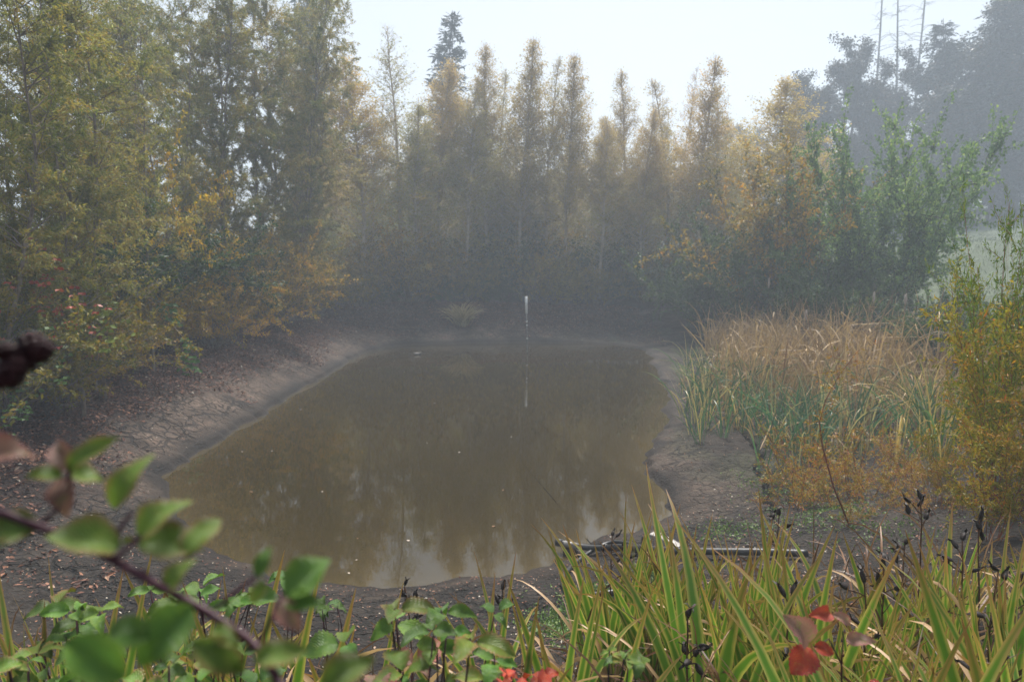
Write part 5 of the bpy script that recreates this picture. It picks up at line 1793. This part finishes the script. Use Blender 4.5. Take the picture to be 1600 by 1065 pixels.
# the suction pipe, its hose, and the board lying on it
def spline(P, n=8):
    P = np.asarray(P, float)
    out_ = []
    for i_ in range(len(P) - 1):
        p0, p1, p2, p3 = P[max(i_ - 1, 0)], P[i_], P[i_ + 1], P[min(i_ + 2, len(P) - 1)]
        for f_ in np.linspace(0, 1, n + 1)[:-1]:
            out_.append(0.5 * (2 * p1 + (p2 - p0) * f_ + (2 * p0 - 5 * p1 + 4 * p2 - p3) * f_ ** 2 + (3 * p1 - p0 - 3 * p2 + p3) * f_ ** 3))
    out_.append(P[-1])
    return np.array(out_)


RP = 0.042
pp = [on_plane(872, 847, 0.14), on_plane(920, 855, 0.16)]
for px, py in ((975, 866), (1050, 872), (1110, 873), (1180, 875), (1262, 878)):
    g_ = on_land(px, py)
    pp.append(g_ + np.array([0, 0, RP + 0.05]))
pipe = spline(pp, 6)
o0 = pp[0].copy()
root = thing('suction_pipe', o0, 'long black pipe lying from the water edge into the irises', 'pipe')
tb = Tubes()
tb.add(pipe - o0, RP, 14)
link('tube', tb.mesh('tube', M['plastic']), root)
tb = Tubes()
ax = norm(pipe[3] - pipe[0])
tb.add(np.array([-ax * 0.03, ax * 0.0, ax * 0.07]), RP * 1.28, 14)
link('end_cap', tb.mesh('end_cap', M['plastic']), root)
tb = Tubes()
tb.add(np.array([ax * 0.10, ax * 0.30]), RP * 1.06, 14)
link('sleeve', tb.mesh('sleeve', M['coupling']), root)
for f_ in (9, 15):
    tb = Tubes()
    c_ = pipe[f_] - o0
    a_ = norm(pipe[f_ + 1] - pipe[f_])
    tb.add(np.array([c_ - a_ * 0.025, c_ + a_ * 0.025]), RP * 1.15, 14)
    link('clamp', tb.mesh('clamp', M['coupling']), root)

hp = []
for px, py in ((1010, 866), (960, 858), (925, 868), (898, 885), (882, 903), (880, 920), (896, 932), (930, 934), (985, 926), (1030, 930)):
    g_ = on_land(px, py)
    hp.append(g_ + np.array([0, 0, 0.032]))
hp[0][2] += 0.05
hp[1][2] += 0.07
hp[2][2] += 0.03
tb = Tubes()
tb.add(spline(hp, 7), 0.027, 10)
tag(link('hose', tb.mesh('hose', M['plastic'])), 'black hose looping away from the pipe over the mud', 'hose')

# board: a weathered plank with chamfered, uneven edges
def plank(L, W, T):
    V, Q = [], []
    n_s = 12
    prof = [(-0.5, -0.35), (-0.42, -0.5), (0.42, -0.5), (0.5, -0.35), (0.5, 0.35), (0.42, 0.5), (-0.42, 0.5), (-0.5, 0.35)]
    for i_ in range(n_s + 1):
        f_ = i_ / n_s
        j_ = 1 + 0.06 * math.sin(f_ * 11) + rng.normal() * 0.015
        e_ = 0.82 if i_ in (0, n_s) else 1.0
        for y_0, z_0 in prof:
            V.append(((f_ - 0.5) * L, y_0 * W * j_ * e_, z_0 * T * e_ + 0.012 * math.sin(f_ * 5)))
    for i_ in range(n_s):
        for j_ in range(8):
            Q.append((i_ * 8 + j_, i_ * 8 + 8 + j_, i_ * 8 + 8 + (j_ + 1) % 8, i_ * 8 + (j_ + 1) % 8))
    V = np.array(V)
    t1 = [(0, j_, j_ + 1) for j_ in range(1, 7)]
    t2 = [(n_s * 8, n_s * 8 + j_ + 1, n_s * 8 + j_) for j_ in range(1, 7)]
    return V, [np.array(Q), np.array(t1 + t2)]


V_, F_ = plank(0.46, 0.11, 0.06)
g_ = on_land(1040, 862)
a_ = math.atan2(pipe[20][1] - pipe[12][1], pipe[20][0] - pipe[12][0])
tag(link('board', make_mesh('board', V_, F_, M['board'], smooth=False), None, g_ + np.array([0, 0.02, 2 * RP + 0.06]), (R(8), R(2), a_)), 'short weathered white board resting on the black pipe', 'board')
for px, py, lab in ((1004, 872, 'dark wooden peg at the board end, beside the pipe'), (1074, 876, 'dark wooden peg behind the pipe, right of the board')):
    g_ = on_land(px, py)
    tb = Tubes()
    tb.add(np.array([(0, 0.07, -0.1), (0.005, 0.07, 0.12), (0.01, 0.075, 0.26)]), [0.016, 0.018, 0.015], 7)
    tag(link('peg', tb.mesh('peg', M['darkbark']), None, g_), lab, 'peg')
# stone under the pipe's mouth
V_, Q_ = lathe_body([(-0.12, 0), (-0.1, 0), (0.0, 0.01), (0.1, 0), (0.13, 0)], [0.02, 0.07, 0.09, 0.07, 0.02], [0.015, 0.05, 0.065, 0.045, 0.015], 10)
V_ = V_ + rng.normal(size=V_.shape) * 0.008
g_ = on_plane(893, 862, 0.03)
tag(link('stone', make_mesh('stone', V_, Q_, M['darkbark']), None, g_, (0, 0, R(-20))), 'dark wet stone in the water under the pipe mouth', 'stone')

# ------------------------------------------------------------------ the fog
m, t, out = new_mat('haze')
pv = t.nodes.new("ShaderNodeVolumePrincipled")
pv.inputs['Color'].default_value = (0.78, 0.88, 1.0, 1)
pv.inputs['Density'].default_value = HAZE_DENSITY
pv.inputs['Anisotropy'].default_value = 0.1
t.links.new(pv.outputs[0], out.inputs['Volume'])
zs_ = [o.matrix_basis.translation.z for o in sc.objects]
HZ0, HZ1, HR = -3.0, 60.0, 240.0
V_ = np.array([(x, y, z) for z in (HZ0, HZ1) for y in (-HR, HR) for x in (-HR, HR)])
Q_ = np.array([(0, 2, 3, 1), (4, 5, 7, 6), (0, 1, 5, 4), (2, 6, 7, 3), (0, 4, 6, 2), (1, 3, 7, 5)])
hz = link('haze', make_mesh('haze', V_, Q_, m, smooth=False))
setting(hz, 'stuff', 'pale fog filling the air over the pond')
print({k_: v_.n for k_, v_ in K.items()})
